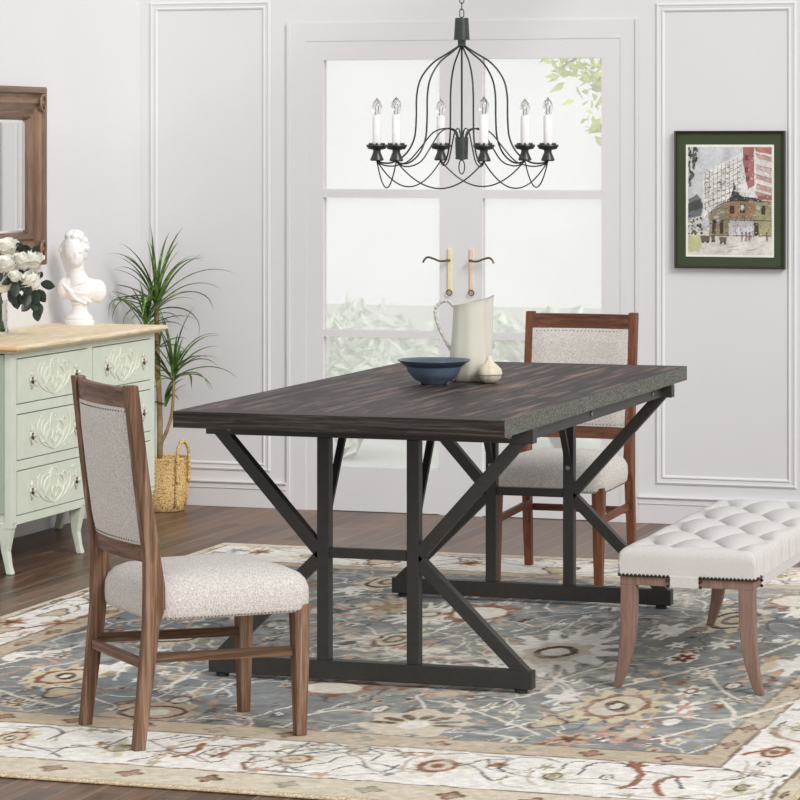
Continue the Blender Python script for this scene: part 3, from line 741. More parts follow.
m.tube(bez([P2(161,440),P2(167,428,-.01),P2(172,412,-.015),P2(174,392,-.015),P2(174,372,-.015)],6),[.0085-.0001*k for k in range(25)],8)
m.tube(bez([P2(159,380,0),P2(152,350,-.03),P2(147,325,-.04)],6),.008,8)
m.build('trunk',M['trunk'],pp,smooth=True)
crown(P2(157,304),34,.36,5); crown(P2(174,374,-.015),30,.31,8); crown(P2(147,322,-.04),22,.24,12); crown(P2(166,398,-.01),9,.13,21); crown(P2(160,345,0),7,.13,23)

# ------------------------------------------------------------------ things on the table
bw=thing('serving_bowl','wide-rimmed blue glazed bowl on the table, left of the pitcher','bowl',(-2.852,8.930,.7605))
m=MB(); pr=[(.001,.004),(.030,.004),(.033,.0),(.038,.0),(.040,.005),(.060,.016),(.076,.034),(.083,.050),(.086,.056),(.083,.056),(.079,.050),(.071,.036),(.056,.021),(.036,.012),(.001,.010)]
m.lathe(pr,n=56); m.build('bowl_body',M['bowl'],bw,smooth=True)
m=MB(); m.lathe([(.0835,.0525),(.088,.054),(.099,.064),(.110,.071),(.1105,.0735),(.106,.0735),(.094,.066),(.084,.0585)],n=56,caps=False,mod=lambda i,a:1+.006*math.sin(3*a)); m.build('rim',M['bowl_rim'],bw,smooth=True)
pi_=thing('pitcher','tall cream ceramic pitcher with looped rope handle, standing behind the blue bowl','pitcher',(-2.788,9.095,.7605),TH)
m=MB()
def pm(i,a): return 1+.022*math.cos(8*a+.4)
rings=[]; n=64
for (r,z) in [(.001,0),(.055,0),(.060,.003),(.0625,.03),(.062,.07),(.058,.115),(.0545,.155),(.0525,.19),(.0515,.215),(.052,.232),(.0535,.240)]:
    t=max(0,(z-.19)/.05); row=[]
    for k in range(n):
        a=2*PI*k/n; sp=max(0,math.cos(a))**10; rr=r*(1+.022*math.cos(8*a+.4)*(1-t))+t*t*.022*sp
        row.append((rr*math.cos(a),rr*math.sin(a)*(1-.25*t*max(0,math.cos(a))**2),z+t*(.010*math.cos(a)+.012*sp)))
    rings.append(row)
inner=[]
for j,(sc,dz) in enumerate(((.955,-.001),(.93,-.03),(.92,-.12),(.85,-.22))):
    inner.append([(x*sc,y*sc,max(.006,z+dz)) for x,y,z in rings[-1]])
m.loft(rings+inner); m.build('pitcher_body',M['porcelain'],pi_,smooth=True,angle=60)
m=MB(); H_=bez([(-.051,0,.226),(-.066,.0,.242),(-.088,0,.240),(-.104,0,.222),(-.106,0,.196),(-.094,0,.160),(-.076,0,.122),(-.060,0,.094)],10)
m.tube(H_,[.0050+.0009*math.sin(k*1.3) for k in range(len(H_))],8); m.build('handle',plain('grey_white_rope',rgb(196,192,182),.6,nscale=160,var=.35),pi_,smooth=True)
ga=thing('ceramic_garlic','small off-white garlic bulb ornament standing in front of the pitcher','ornament',(-2.703,9.015,.7605))
m=MB(); m.lathe([(.001,0),(.014,0),(.026,.005),(.037,.018),(.040,.030),(.036,.043),(.024,.055),(.013,.064),(.009,.072),(.0085,.080),(.0055,.083),(.001,.083)],n=56,mod=lambda i,a:1+.10*(abs(math.cos(3.5*a+.5))**.6-.7)*(1 if 1<i<9 else .3)); m.build('bulb',M['garlic'],ga,smooth=True)
m=MB()
m.tube([(.0415*math.cos(2*PI*k/40),.0415*math.sin(2*PI*k/40),.0265) for k in range(40)],.0009,5,closed=True); m.build('crease_line',M['garlic_line'],ga)

# ------------------------------------------------------------------ chandelier
CHX,CHY=-2.744,8.865; SCL=1/335.6
def cz(v): return EYE-(v-142.86)*SCL
ch=thing('chandelier','six-light dark wire chandelier with candle sleeves hanging over the table','chandelier',(CHX,CHY,cz(150)),TH)
z0_=cz(150)
def Z(v): return cz(v)-z0_
R=88*SCL
m=MB(); m.lathe([(.006,Z(18)),(.0195,Z(18)),(.0205,Z(20)),(.0235,Z(38)),(.0245,Z(40)),(.010,Z(40))],n=24); m.build('canopy_cap',M['iron'],ch,smooth=True,angle=30)
m=MB(); m.lathe([(.012,Z(40)),(.012,Z(46)),(.006,Z(48)),(.003,Z(50)),(.003,Z(138)),(.012,Z(139))],n=14); m.build('stem',M['iron'],ch,smooth=True,angle=30)
m=MB(); m.lathe([(.004,Z(137)),(.019,Z(137)),(.020,Z(139)),(.0185,Z(157)),(.0195,Z(159)),(.004,Z(160))],n=24); m.build('hub',M['iron'],ch,smooth=True,angle=30)
m=MB(); m.tube([(.0085*math.cos(k*PI/10),0,Z(167)+.021*math.sin(k*PI/10)) for k in range(20)],.0018,6,closed=True); m.build('finial_ring',M['iron'],ch,smooth=True)
angs=[math.radians(k) for k in (-15,42,103,165,222,283)]
def pol(r,a,z): return (r*math.cos(a),r*math.sin(a),z)
for a in angs:
    q=MB(); P=[(3,46),(14,53),(30,63),(42,78),(46.5,95),(47,118),(49,138),(57,153),(70,162),(82,163),(88,160)]
    q.tube(bez([pol(u*SCL,a,Z(v)) for u,v in P],6),.0027,8); q.build('arm',M['iron'],ch,smooth=True)
    q=MB(); P=[(4,140),(8,131),(18,128.5),(30,133),(42,147),(55,161),(70,166),(82,165),(88,161)]
    q.tube(bez([pol(u*SCL,a,Z(v)) for u,v in P],6),.0022,8); q.build('scroll_arm',M['iron'],ch,smooth=True)
for k in range(6):
    a,b=angs[k],angs[(k+1)%6]; A_=Vector(pol(R,a,Z(161))); B_=Vector(pol(R,b,Z(161))); P=[]
    for i in range(21):
        t=i/20; p=A_.lerp(B_,t); p.z-=26.5*SCL*(1-(2*t-1)**2); P.append(p)
    q=MB(); q.tube(P,.0021,8); q.build('swag',M['iron'],ch,smooth=True)
for a in angs:
    x,y=R*math.cos(a),R*math.sin(a)
    q=MB(); q.lathe([(.004,Z(146)),(.024,Z(146)),(.031,Z(144.5)),(.032,Z(146)),(.026,Z(149)),(.012,Z(150)),(.011,Z(152)),(.021,Z(160)),(.017,Z(161)),(.004,Z(161))],(x,y,0),24)
    for t in range(8): q.sphere((x+.021*math.cos(t*PI/4),y+.021*math.sin(t*PI/4),Z(144)),.0042,8)
    cu=q.build('candle_cup',M['iron'],ch,smooth=True,angle=40)
    q=MB(); q.lathe([(.0125,Z(146)),(.0130,Z(145)),(.0130,Z(117)),(.0120,Z(115.5)),(.005,Z(115))],(x,y,0),20); q.build('candle_sleeve',M['candle'],cu,smooth=True,angle=40)
    q=MB(); q.lathe([(.006,Z(115.5)),(.010,Z(113)),(.0150,Z(109)),(.0156,Z(106)),(.012,Z(102.5)),(.005,Z(99.5)),(.001,Z(97.5))],(x,y,0),20); q.build('bulb',M['glass'],cu,smooth=True)
    q=MB(); q.tube([(x-.003,y,Z(114)),(x-.004,y,Z(107)),(x,y,Z(104)),(x+.004,y,Z(107)),(x+.003,y,Z(114))],.0007,5); q.build('filament',M['brass_d'],cu)
# chain
zt=Z(17.5); k=0; z=zt
while z+cz(150)<2.70:
    q=MB(); L=.0125; r_=.0062; P=[]
    for i in range(16):
        t=2*PI*i/16; lx=r_*math.cos(t); lz=r_*math.sin(t)+(L-r_)*(1 if math.sin(t)>0 else -1)
        P.append((lx if k%2==0 else 0,0 if k%2==0 else lx,z+L+lz*1.0))
    q.tube(P,.0015,6,closed=True); q.build('chain_link',M['iron'],ch,smooth=True)
    z+=2*L-.0042; k+=1

# ------------------------------------------------------------------ painted surfaces (rug, watercolour): colour per vertex
def vnoise(h,w,cell,rs):
    gh,gw=int(h/cell)+3,int(w/cell)+3; g=rs.rand(gh,gw)
    y=np.arange(h)/cell; x=np.arange(w)/cell; yi=y.astype(int); xi=x.astype(int); fy=y-yi; fx=x-xi
    fy=fy*fy*(3-2*fy); fx=fx*fx*(3-2*fx)
    a=g[yi][:,xi]; b=g[yi][:,xi+1]; c=g[yi+1][:,xi]; d=g[yi+1][:,xi+1]
    return (a*(1-fx)+b*fx)*(1-fy)[:,None]+(c*(1-fx)+d*fx)*fy[:,None]
def c3(r,g,b): return np.array([lin(r),lin(g),lin(b)])
class Canvas:
    def __init__(s,x0,x1,y0,y1,step):
        s.x0,s.y0,s.st=x0,y0,step; s.w=int(round((x1-x0)/step))+1; s.h=int(round((y1-y0)/step))+1
        s.x=np.linspace(x0,x1,s.w); s.y=np.linspace(y0,y1,s.h); s.c=np.zeros((s.h,s.w,3)); s.rs=np.random.RandomState(5)
        s.wob=(vnoise(s.h,s.w,7,s.rs)-.5); s.wob2=(vnoise(s.h,s.w,7,s.rs)-.5); s.n1=vnoise(s.h,s.w,4,s.rs)
    def win(s,xa,xb,ya,yb):
        i0=max(0,int((xa-s.x0)/s.st)); i1=min(s.w,int((xb-s.x0)/s.st)+2); j0=max(0,int((ya-s.y0)/s.st)); j1=min(s.h,int((yb-s.y0)/s.st)+2)
        if i1<=i0 or j1<=j0: return None
        return slice(j0,j1),slice(i0,i1)
    def blob(s,cx,cy,rx,ry,col,pet=0,pa=.15,ph=0,rin=0,alpha=1,wob=.18,rot=0):
        k=1.5; R=max(rx,ry)*k if rot else 0
        W=s.win(cx-(R or rx*k),cx+(R or rx*k),cy-(R or ry*k),cy+(R or ry*k))
        if W is None: return
        X,Y=np.meshgrid(s.x[W[1]]-cx,s.y[W[0]]-cy)
        if rot: X,Y=X*math.cos(rot)+Y*math.sin(rot),-X*math.sin(rot)+Y*math.cos(rot)
        u=X/rx; v=Y/ry; r=np.hypot(u,v)+wob*s.wob[W]; a=np.arctan2(v,u)
        lim=1-pa+pa*np.cos(pet*a+ph) if pet else 1
        msk=(r<lim)&(r>rin*(lim if pet else 1)); 
        t=s.c[W]; t[msk]=t[msk]*(1-alpha)+col*alpha
    def line(s,P,wd,col,taper=False,alpha=1,wob=0.01):
        P=[Vector((p[0],p[1],0)) for p in P]
        if len(P)>2: P=bez(P,8)
        n=len(P)
        for i in range(n-1):
            a,b=P[i],P[i+1]; w=wd*(1-.7*abs(2*i/n-1)) if taper else wd
            W=s.win(min(a.x,b.x)-w*2,max(a.x,b.x)+w*2,min(a.y,b.y)-w*2,max(a.y,b.y)+w*2)
            if W is None: continue
            X,Y=np.meshgrid(s.x[W[1]],s.y[W[0]]); X=X+s.wob[W]*wob; Y=Y+s.wob2[W]*wob
            dx,dy=b.x-a.x,b.y-a.y; L=dx*dx+dy*dy+1e-12; t=np.clip(((X-a.x)*dx+(Y-a.y)*dy)/L,0,1)
            m=np.hypot(X-a.x-t*dx,Y-a.y-t*dy)<w
            q=s.c[W]; q[m]=q[m]*(1-alpha)+col*alpha
    def poly(s,P,col,alpha=1,wob=0):
        xs=[p[0] for p in P]; ys=[p[1] for p in P]; W=s.win(min(xs),max(xs),min(ys),max(ys))
        if W is None: return
        X,Y=np.meshgrid(s.x[W[1]],s.y[W[0]]); X=X+s.wob[W]*wob; Y=Y+s.wob2[W]*wob
        ins=np.zeros(X.shape,bool); n=len(P)
        for i in range(n):
            x1,y1=P[i]; x2,y2=P[(i+1)%n]
            if y1==y2: continue
            ins^=((Y>y1)!=(Y>y2))&(X<(x2-x1)*(Y-y1)/(y2-y1)+x1)
        q=s.c[W]; q[ins]=q[ins]*(1-alpha)+col*alpha
    def mesh(s,name,mat,parent,to3,edge=None):
        h,w=s.h,s.w; X,Y=np.meshgrid(s.x,s.y); co=to3(X,Y).reshape(-1,3).astype(np.float32)
        idx=np.arange(h*w).reshape(h,w); q=np.stack([idx[:-1,:-1],idx[:-1,1:],idx[1:,1:],idx[1:,:-1]],-1).reshape(-1,4)
        me=bpy.data.meshes.new(name); me.vertices.add(h*w); me.vertices.foreach_set('co',co.ravel())
        me.loops.add(q.size); me.loops.foreach_set('vertex_index',q.ravel().astype(np.int32)); me.polygons.add(len(q))
        me.polygons.foreach_set('loop_start',np.arange(0,q.size,4,dtype=np.int32)); me.update(calc_edges=True)
        at=me.color_attributes.new('paint','BYTE_COLOR','POINT'); cc=np.ones((h*w,4),np.float32); cc[:,:3]=np.clip(s.c.reshape(-1,3),0,1)
        at.data.foreach_set('color',cc.ravel()); me.materials.append(M[mat]); o=bpy.data.objects.new(name,me); COL.objects.link(o)
        if parent: o.parent=parent
        return o
# ---- rug
RX0,RX1,RY0,RY1=-4.262,-1.381,6.680,10.785
K=Canvas(RX0,RX1,RY0,RY1,.0065)
CR=c3(236,226,206); CW=c3(243,236,224); TN=c3(206,182,146); TN2=c3(222,204,170); RU=c3(158,92,56); BRN=c3(104,74,54); YL=c3(222,202,150); PE=c3(214,170,132); OL=c3(172,160,112); NV=c3(96,96,104); GR=c3(98,104,104); PK=c3(206,140,122); TE=c3(116,140,138)
f1=vnoise(K.h,K.w,60,K.rs)[...,None]; f2=vnoise(K.h,K.w,22,K.rs)[...,None]; f3=vnoise(K.h,K.w,6,K.rs)[...,None]
K.c[:]=c3(136,143,145)*(1-f1)+c3(148,147,139)*f1
K.c[:]=K.c*(.82+.36*f2)*(.85+.3*f3)
rs=random.Random(3)
IX0,IX1,IY0,IY1=-3.93,-1.678,7.41,10.25
WHT=[CW,CR]
# small filler blossoms, leaves and tendrils in the field
for k in range(800):
    x=rs.uniform(IX0,IX1); y=rs.uniform(IY0,IY1); c=rs.choice([CW,CR,CR,TN,PE,GR,TE,RU,OL,CW,BRN]); r=rs.uniform(.008,.024)
    K.blob(x,y,r,r*rs.uniform(1.3,2.8),c,pet=rs.choice([0,4,5,6]),pa=.25,ph=rs.uniform(0,6),wob=.5,rot=rs.uniform(-.5,.5))
    if rs.random()<.5: K.blob(x,y,r*.4,r*.8,rs.choice([RU,BRN,PK,OL]),wob=.4)
for k in range(330):
    x=rs.uniform(IX0,IX1); y=rs.uniform(IY0,IY1); a=rs.uniform(0,6.28); P=[(x,y)]
    for j in range(4): a+=rs.uniform(-.9,.9); x+=.07*math.cos(a); y+=.13*math.sin(a); P.append((x,y))
    K.line(P,rs.uniform(.0025,.005),rs.choice([CW,CR,CR,TN2,NV,GR,PE]),wob=.02)
def motif(x,y,rx,ry,t,z=1.0):
    B=K.blob; ph=rs.uniform(0,6)
    if t=='Y': B(x,y,rx*1.05,ry*1.05,YL,pet=13,pa=.13,ph=ph); B(x,y,rx*.72,ry*.72,RU,pet=9,pa=.08); B(x,y,rx*.52,ry*.52,TN2); B(x,y,rx*.26,ry*.30,BRN,rot=.3); B(x,y,rx*.13,ry*.16,CR)
    elif t=='YR': B(x,y,rx*1.1,ry*1.1,YL,pet=9,pa=.2,alpha=.7,wob=.4); B(x,y,rx*.75,ry*.75,RU,rin=.66); B(x,y,rx*.5,ry*.5,TN2); B(x,y,rx*.25,ry*.25,RU,wob=.4)
    elif t=='W': B(x,y,rx*1.15,ry*1.1,CW,pet=15,pa=.2,ph=ph,wob=.35); B(x,y,rx*.55,ry*.5,TN2,pet=8,pa=.1); B(x,y,rx*.34,ry*.28,BRN); B(x,y,rx*.22,ry*.17,CR)
    elif t=='C': B(x,y,rx,ry,TN2,pet=9,pa=.15,ph=ph); B(x,y,rx*.66,ry*.66,BRN,rin=.8); B(x,y,rx*.34,ry*.34,BRN); B(x,y,rx*.2,ry*.2,TN)
    elif t=='RC': B(x,y,rx,ry,RU,pet=11,pa=.1); B(x,y,rx*.7,ry*.6,CR); 
    elif t=='TO': B(x,y,rx,ry,TN,pet=10,pa=.2,wob=.4); B(x,y,rx*.6,ry*.6,c3(190,134,86),pet=6,pa=.3,wob=.6); B(x,y,rx*.25,ry*.25,OL)
    elif t=='CB': 
        B(x,y,rx,ry*1.1,TN2,pet=7,pa=.12)
        for k in range(7): a=PI*k/6; B(x+rx*.55*math.cos(a),y+ry*.55*math.sin(a)-ry*.1,rx*.11,ry*.22,BRN,wob=.3,rot=a-PI/2)
        B(x,y-ry*.15,rx*.24,ry*.35,CW)
    elif t=='TB': B(x,y,rx,ry,c3(206,178,146),pet=7,pa=.12); B(x,y,rx*.7,ry*.55,BRN,rin=.84); B(x+rx*.1,y,rx*.25,ry*.25,CR)
    elif t=='cm': 
        B(x,y,rx,ry,CR,pet=7,pa=.3,ph=ph,alpha=.55,wob=1.0)
        for k in range(26): B(x+rs.gauss(0,rx*.5),y+rs.gauss(0,ry*.5),rs.uniform(.006,.02),rs.uniform(.012,.05),rs.choice([CW,CR,GR,PK,TE,CW]),wob=.9,rot=rs.uniform(-1,1))
    elif t=='T': B(x,y,rx*1.1,ry*1.1,BRN,pet=3,pa=.2,ph=ph); B(x,y,rx*.9,ry*.9,TN,pet=3,pa=.2,ph=ph); B(x,y,rx*.4,ry*.3,YL)
    elif t=='R': B(x,y,rx,ry,PE,pet=7,pa=.2,ph=ph); B(x,y,rx*.7,ry*.7,RU,pet=5,pa=.3,wob=.5); B(x,y,rx*.25,ry*.25,BRN)
    elif t=='P': B(x,y,rx,ry,PE,pet=5,pa=.3,ph=ph,wob=.5); B(x,y,rx*.35,ry*.5,TN2)
    elif t=='B': B(x,y,rx*1.15,ry*1.2,CW,pet=8,pa=.1); B(x,y,rx*.9,ry*.9,c3(126,66,32),pet=6,pa=.2); B(x,y,rx*.15,ry*.2,CR)
    elif t=='b': B(x,y,rx,ry,c3(166,108,60),pet=5,pa=.2,wob=.4); B(x,y,rx*.35,ry*.35,BRN)
    elif t=='o': B(x,y,rx,ry,BRN,rin=.72,pet=5,pa=.12); B(x,y,rx*.68,ry*.68,CR); B(x,y,rx*.2,ry*.2,PK)
    elif t=='G': B(x,y,rx,ry,GR,pet=4,pa=.2)
    elif t=='O': B(x,y,rx,ry,c3(214,206,160),pet=6,pa=.3,ph=ph,wob=.6); B(x,y,rx*.5,ry*.5,BRN,rin=.7,wob=.5); B(x,y,rx*.25,ry*.3,OL)
    elif t[0]=='w': 
        B(x,y,rx,ry,CW,pet=6,pa=.28,ph=ph,wob=.4)
        if 'r' in t: B(x,y,rx*.45,ry*.45,RU,rin=.5)
        if 'p' in t: B(x,y,rx*.45,ry*.6,PK,pet=4,pa=.3)
        if 'g' in t: B(x,y,rx*.4,ry*.4,OL)
# further large flowers where the furniture hides the plan
for x,y in ((-3.55,9.4),(-3.0,9.35),(-3.6,8.7),(-2.95,8.85),(-2.5,9.85),(-3.35,10.0),(-2.7,8.2),(-1.95,10.0),(-3.75,9.9)):
    motif(x,y,rs.uniform(.09,.13),rs.uniform(.18,.25),rs.choice(['Y','C','TO','RC','W']))
MOT=[(-2.042,7.982,0.126,0.278,'Y'),(-2.428,8.773,0.181,0.43,'W'),(-2.151,7.707,0.046,0.097,'T'),(-2.043,7.503,0.063,0.091,'R'),(-1.915,7.628,0.065,0.134,'P'),(-2.211,8.051,0.048,0.135,'w'),(-1.907,8.264,0.045,0.108,'wr'),(-1.871,8.024,0.047,0.117,'wp'),(-2.052,8.786,0.041,0.087,'B'),(-1.783,8.053,0.023,0.058,'b'),(-1.816,8.376,0.028,0.063,'o'),(-2.208,9.258,0.055,0.176,'w'),(-2.119,9.009,0.029,0.073,'w'),(-2.061,9.537,0.112,0.286,'C'),(-1.916,9.759,0.051,0.148,'w'),(-1.722,8.769,0.068,0.188,'w'),(-1.784,8.694,0.079,0.237,'P'),(-2.221,8.603,0.034,0.085,'o'),(-2.404,9.012,0.065,0.112,'w'),(-2.001,9.048,0.042,0.092,'w'),(-2.854,9.426,0.12,0.209,'RC'),(-3.177,9.453,0.11,0.193,'TO'),(-2.847,8.002,0.125,0.14,'RC'),(-2.524,8.011,0.076,0.091,'P'),(-2.468,7.587,0.153,0.179,'CB'),(-2.361,7.861,0.021,0.087,'wg'),(-2.283,7.857,0.021,0.087,'wg'),(-2.308,7.569,0.039,0.067,'G'),(-2.622,7.744,0.024,0.072,'o'),(-3.615,7.948,0.107,0.197,'Y'),(-3.52,7.713,0.06,0.093,'T'),(-3.173,7.516,0.131,0.172,'TB'),(-3.576,7.567,0.049,0.09,'C'),(-3.552,8.109,0.062,0.118,'w'),(-2.804,8.648,0.116,0.161,'cm'),(-3.071,8.791,0.108,0.168,'cm'),(-2.625,8.56,0.098,0.156,'cm'),(-2.786,8.362,0.084,0.118,'cm'),(-3.298,9.346,0.095,0.127,'cm'),(-3.176,8.233,0.085,0.135,'w'),(-3.353,8.41,0.058,0.106,'C'),(-3.17,7.702,0.037,0.059,'o'),(-2.08,8.389,0.027,0.064,'o'),(-2.072,8.529,0.028,0.066,'P'),(-1.939,8.573,0.034,0.066,'wp'),(-1.936,9.167,0.042,0.094,'w'),(-3.917,8.223,0.087,0.107,'w'),(-3.821,8.255,0.041,0.053,'wp'),(-3.612,9.832,0.054,0.095,'b'),(-3.414,9.774,0.06,0.093,'w'),(-3.162,9.858,0.066,0.093,'w'),(-3.371,7.076,0.06,0.132,'Y'),(-3.059,7.044,0.065,0.114,'O'),(-2.251,7.08,0.067,0.107,'YR'),(-1.961,7.052,0.042,0.081,'O'),(-1.836,7.081,0.017,0.035,'o'),(-1.509,7.058,0.037,0.078,'O'),(-1.518,7.348,0.017,0.036,'o'),(-2.604,7.051,0.054,0.074,'YR'),(-2.819,7.071,0.022,0.05,'o'),(-2.491,7.206,0.024,0.05,'T'),(-2.114,7.137,0.019,0.036,'b'),(-4.187,8.79,0.062,0.101,'R'),(-4.031,8.82,0.061,0.101,'R'),(-4.045,9.565,0.06,0.093,'T'),(-4.007,9.269,0.052,0.066,'R'),(-4.151,10.176,0.049,0.078,'O'),(-3.832,10.533,0.073,0.109,'O'),(-3.541,10.461,0.063,0.079,'T'),(-3.231,10.536,0.057,0.079,'R'),(-2.88,10.462,0.069,0.101,'T'),(-2.604,10.5,0.056,0.076,'O'),(-2.309,10.441,0.055,0.074,'R'),(-2.124,10.554,0.047,0.075,'O'),(-4.041,10.579,0.051,0.083,'R')]
VIN=[('n',[(-3.19,6.922),(-3.179,7.045),(-3.105,7.029),(-3.097,7.195),(-3.029,7.162),(-2.983,7.246)]),('n',[(-3.029,7.162),(-2.911,7.04),(-2.83,7.002)]),('r',[(-2.885,6.984),(-2.872,7.053),(-2.884,7.156)]),('r',[(-2.78,7.019),(-2.789,7.107),(-2.774,7.192),(-2.746,7.202)]),('n',[(-2.702,7.006),(-2.692,7.061),(-2.646,7.063),(-2.642,7.156),(-2.642,7.263)]),('n',[(-2.479,6.954),(-2.431,7.032),(-2.359,6.969),(-2.34,7.062)]),('n',[(-2.215,7.142),(-2.142,7.066),(-2.086,6.962),(-2.055,7.021)]),('n',[(-2.652,7.219),(-2.595,7.279),(-2.483,7.182),(-2.453,7.245),(-2.398,7.237)]),('n',[(-1.913,7.08),(-1.91,7.205),(-1.862,7.259),(-1.788,7.208)]),('r',[(-1.82,7.26),(-1.774,7.163),(-1.752,7.025),(-1.776,6.97)]),('r',[(-1.651,7.142),(-1.697,7.115),(-1.702,7.018),(-1.666,6.925)]),('r',[(-1.584,7.808),(-1.556,7.706),(-1.489,7.646)]),('r',[(-1.584,7.441),(-1.559,7.502),(-1.485,7.5)]),('n',[(-1.762,7.254),(-1.686,7.292),(-1.607,7.268),(-1.493,7.183)]),('n',[(-3.308,7.002),(-3.223,6.964),(-3.152,6.896)]),('n',[(-2.095,7.246),(-2.035,7.253),(-1.987,7.217)]),('w',[(-2.348,7.974),(-2.292,8.12),(-2.291,8.319),(-2.235,8.545),(-2.144,8.646)]),('w',[(-2.146,8.201),(-2.054,8.397),(-1.967,8.634),(-1.852,8.908),(-1.794,9.214)]),('w',[(-1.848,7.554),(-1.765,7.749),(-1.682,7.965),(-1.601,8.222)]),('w',[(-1.803,8.155),(-1.728,7.995),(-1.704,7.884)]),('w',[(-1.936,7.807),(-1.851,7.894),(-1.741,7.872),(-1.666,8.016)]),('w',[(-2.537,7.911),(-2.435,7.852),(-2.278,7.694),(-2.125,7.531)]),('w',[(-2.787,7.585),(-2.717,7.698),(-2.633,7.695)]),('w',[(-3.28,7.825),(-3.285,8.127),(-3.225,8.361),(-3.118,8.488)]),('w',[(-3.869,8.057),(-3.817,8.35),(-3.752,8.565)]),('w',[(-3.692,7.689),(-3.55,7.576),(-3.437,7.52)]),('p',[(-3.797,7.905),(-3.774,8.053),(-3.729,8.157)]),('p',[(-1.978,7.764),(-1.983,7.578),(-1.856,7.483)]),('w',[(-1.914,8.529),(-1.831,8.306),(-1.753,8.172)]),('w',[(-2.191,9.083),(-2.158,9.336),(-2.135,9.512)]),('r',[(-4.116,8.605),(-4.065,8.746),(-4.012,8.89),(-4.021,9.062)]),('n',[(-4.234,9.035),(-4.234,9.264),(-4.197,9.418)]),('n',[(-4.047,10.695),(-3.904,10.625),(-3.784,10.723)]),('n',[(-3.491,10.533),(-3.341,10.417),(-3.254,10.612)]),('n',[(-3.137,10.594),(-2.967,10.514),(-2.828,10.669)])]

fld=[q for q in MOT if IX0<q[0]<IX1 and IY0<q[1]<IY1]; brd=[q for q in MOT if q not in fld]
for x,y,a,b,t in sorted(fld,key=lambda q:-q[2]*q[3]): motif(x,y,a,b,t)
VC={'n':(NV,.0035),'r':(c3(172,104,66),.009),'w':(CR,.007),'p':(PK,.007)}
# borders
def frame(x0,x1,y0,y1,X0,X1,Y0,Y1,col,var=.0):   # band between the outer (x0..) and inner (X0..) rectangles
    X,Y=np.meshgrid(K.x,K.y); m=(X>=x0)&(X<=x1)&(Y>=y0)&(Y<=y1)&~((X>X0)&(X<X1)&(Y>Y0)&(Y<Y1))
    K.c[m]=col*(1+var*(K.n1[m][:,None]-.5))
frame(RX0,RX1,RY0,RY1,-4.02,-1.612,7.272,10.34,CW,.08)
frame(RX0,RX1,RY0,RY1,-4.225,-1.425,6.86,10.72,TN2,.12)
frame(-4.02,-1.612,7.272,10.34,IX0,IX1,IY0,IY1,TN,.14)
for e,col in ((( -4.225,-1.425,6.86,10.72),BRN),((-4.02,-1.612,7.272,10.34),BRN),((IX0,IX1,IY0,IY1),BRN)):
    x0,x1,y0,y1=e
    for P in (((x0,y0),(x1,y0)),((x1,y0),(x1,y1)),((x1,y1),(x0,y1)),((x0,y1),(x0,y0))): K.line(P,.0055,c3(150,122,94),wob=.012)
def run(x0,y0,x1,y1,n,rx,ry):
    for k in range(n):
        t=(k+.5)/n; x=x0+(x1-x0)*t; y=y0+(y1-y0)*t; c,d=rs.choice([(BRN,c3(172,132,96)),(c3(150,140,112),c3(186,176,146)),(c3(132,84,58),c3(182,134,100))])
        K.blob(x,y,rx,ry,c,pet=4,pa=.2,wob=.25); K.blob(x,y,rx*.66,ry*.66,d,pet=4,pa=.2,wob=.25)
run(-4.0,7.34,-1.65,7.34,12,.034,.042); run(-1.645,7.45,-1.645,10.3,13,.022,.06); run(-3.975,7.45,-3.975,10.3,13,.024,.06); run(-4.0,10.295,-1.65,10.295,12,.034,.03)
run(-4.2,6.77,-1.43,6.77,14,.036,.045); run(-1.403,6.9,-1.403,10.7,17,.010,.05); run(-4.243,6.9,-4.243,10.7,17,.010,.05)
def tendrils(x0,x1,y0,y1,n):
    for k in range(n):
        x=rs.uniform(x0,x1); y=rs.uniform(y0,y1); a=rs.uniform(0,6.28); P=[(x,y)]
        for j in range(4):
            a+=rs.uniform(-1,1); x=min(x1,max(x0,x+.06*math.cos(a))); y=min(y1,max(y0,y+.09*math.sin(a))); P.append((x,y))
        K.line(P,rs.uniform(.0025,.005),rs.choice([NV,BRN,OL,RU,TN,NV]),wob=.02)
        if rs.random()<.6: K.blob(x,y,rs.uniform(.012,.03),rs.uniform(.02,.05),rs.choice([TN,OL,PE,c3(150,156,160),RU]),pet=5,pa=.3,wob=.5)
tendrils(-4.2,-1.45,6.9,7.24,70); tendrils(-4.2,-4.05,7.0,10.6,40); tendrils(-1.58,-1.45,7.0,10.6,40); tendrils(-4.2,-1.45,10.38,10.69,60)
for x,y,a,b,t in brd: motif(x,y,a,b,t)
for k in range(10): motif(-4.14+rs.uniform(-.02,.02),7.2+k*.36,.045,.09,rs.choice(['R','O','YR','T'])); motif(-1.52,7.5+k*.34,.045,.10,rs.choice(['R','O','YR','T']))
for t,P in VIN: K.line(P,VC[t][1],VC[t][0],wob=.012)
L_=K.c@np.array([.3,.55,.15]); K.c=K.c*.70+L_[...,None]*.30
st=vnoise(K.h,K.w,3,K.rs)[...,None]; pt=vnoise(K.h,K.w,90,K.rs)[...,None]; st2=vnoise(K.h,K.w,12,K.rs)[...,None]
fd=np.clip(.10+.5*(pt-.45)+.9*(st*st2-.28),0,.6); K.c=K.c*(1-fd)+np.array([lin(222),lin(214),lin(200)])*fd; K.c*=(.86+.28*vnoise(K.h,K.w,2,K.rs)[...,None])
rg=thing('area_rug','large faded blue-grey floral rug with cream and tan borders under the table','rug',(0,0,0))
K.mesh('pile',  'rug',rg,lambda X,Y:np.stack([X,Y,np.zeros_like(X)],-1))
m=MB(); e=.012
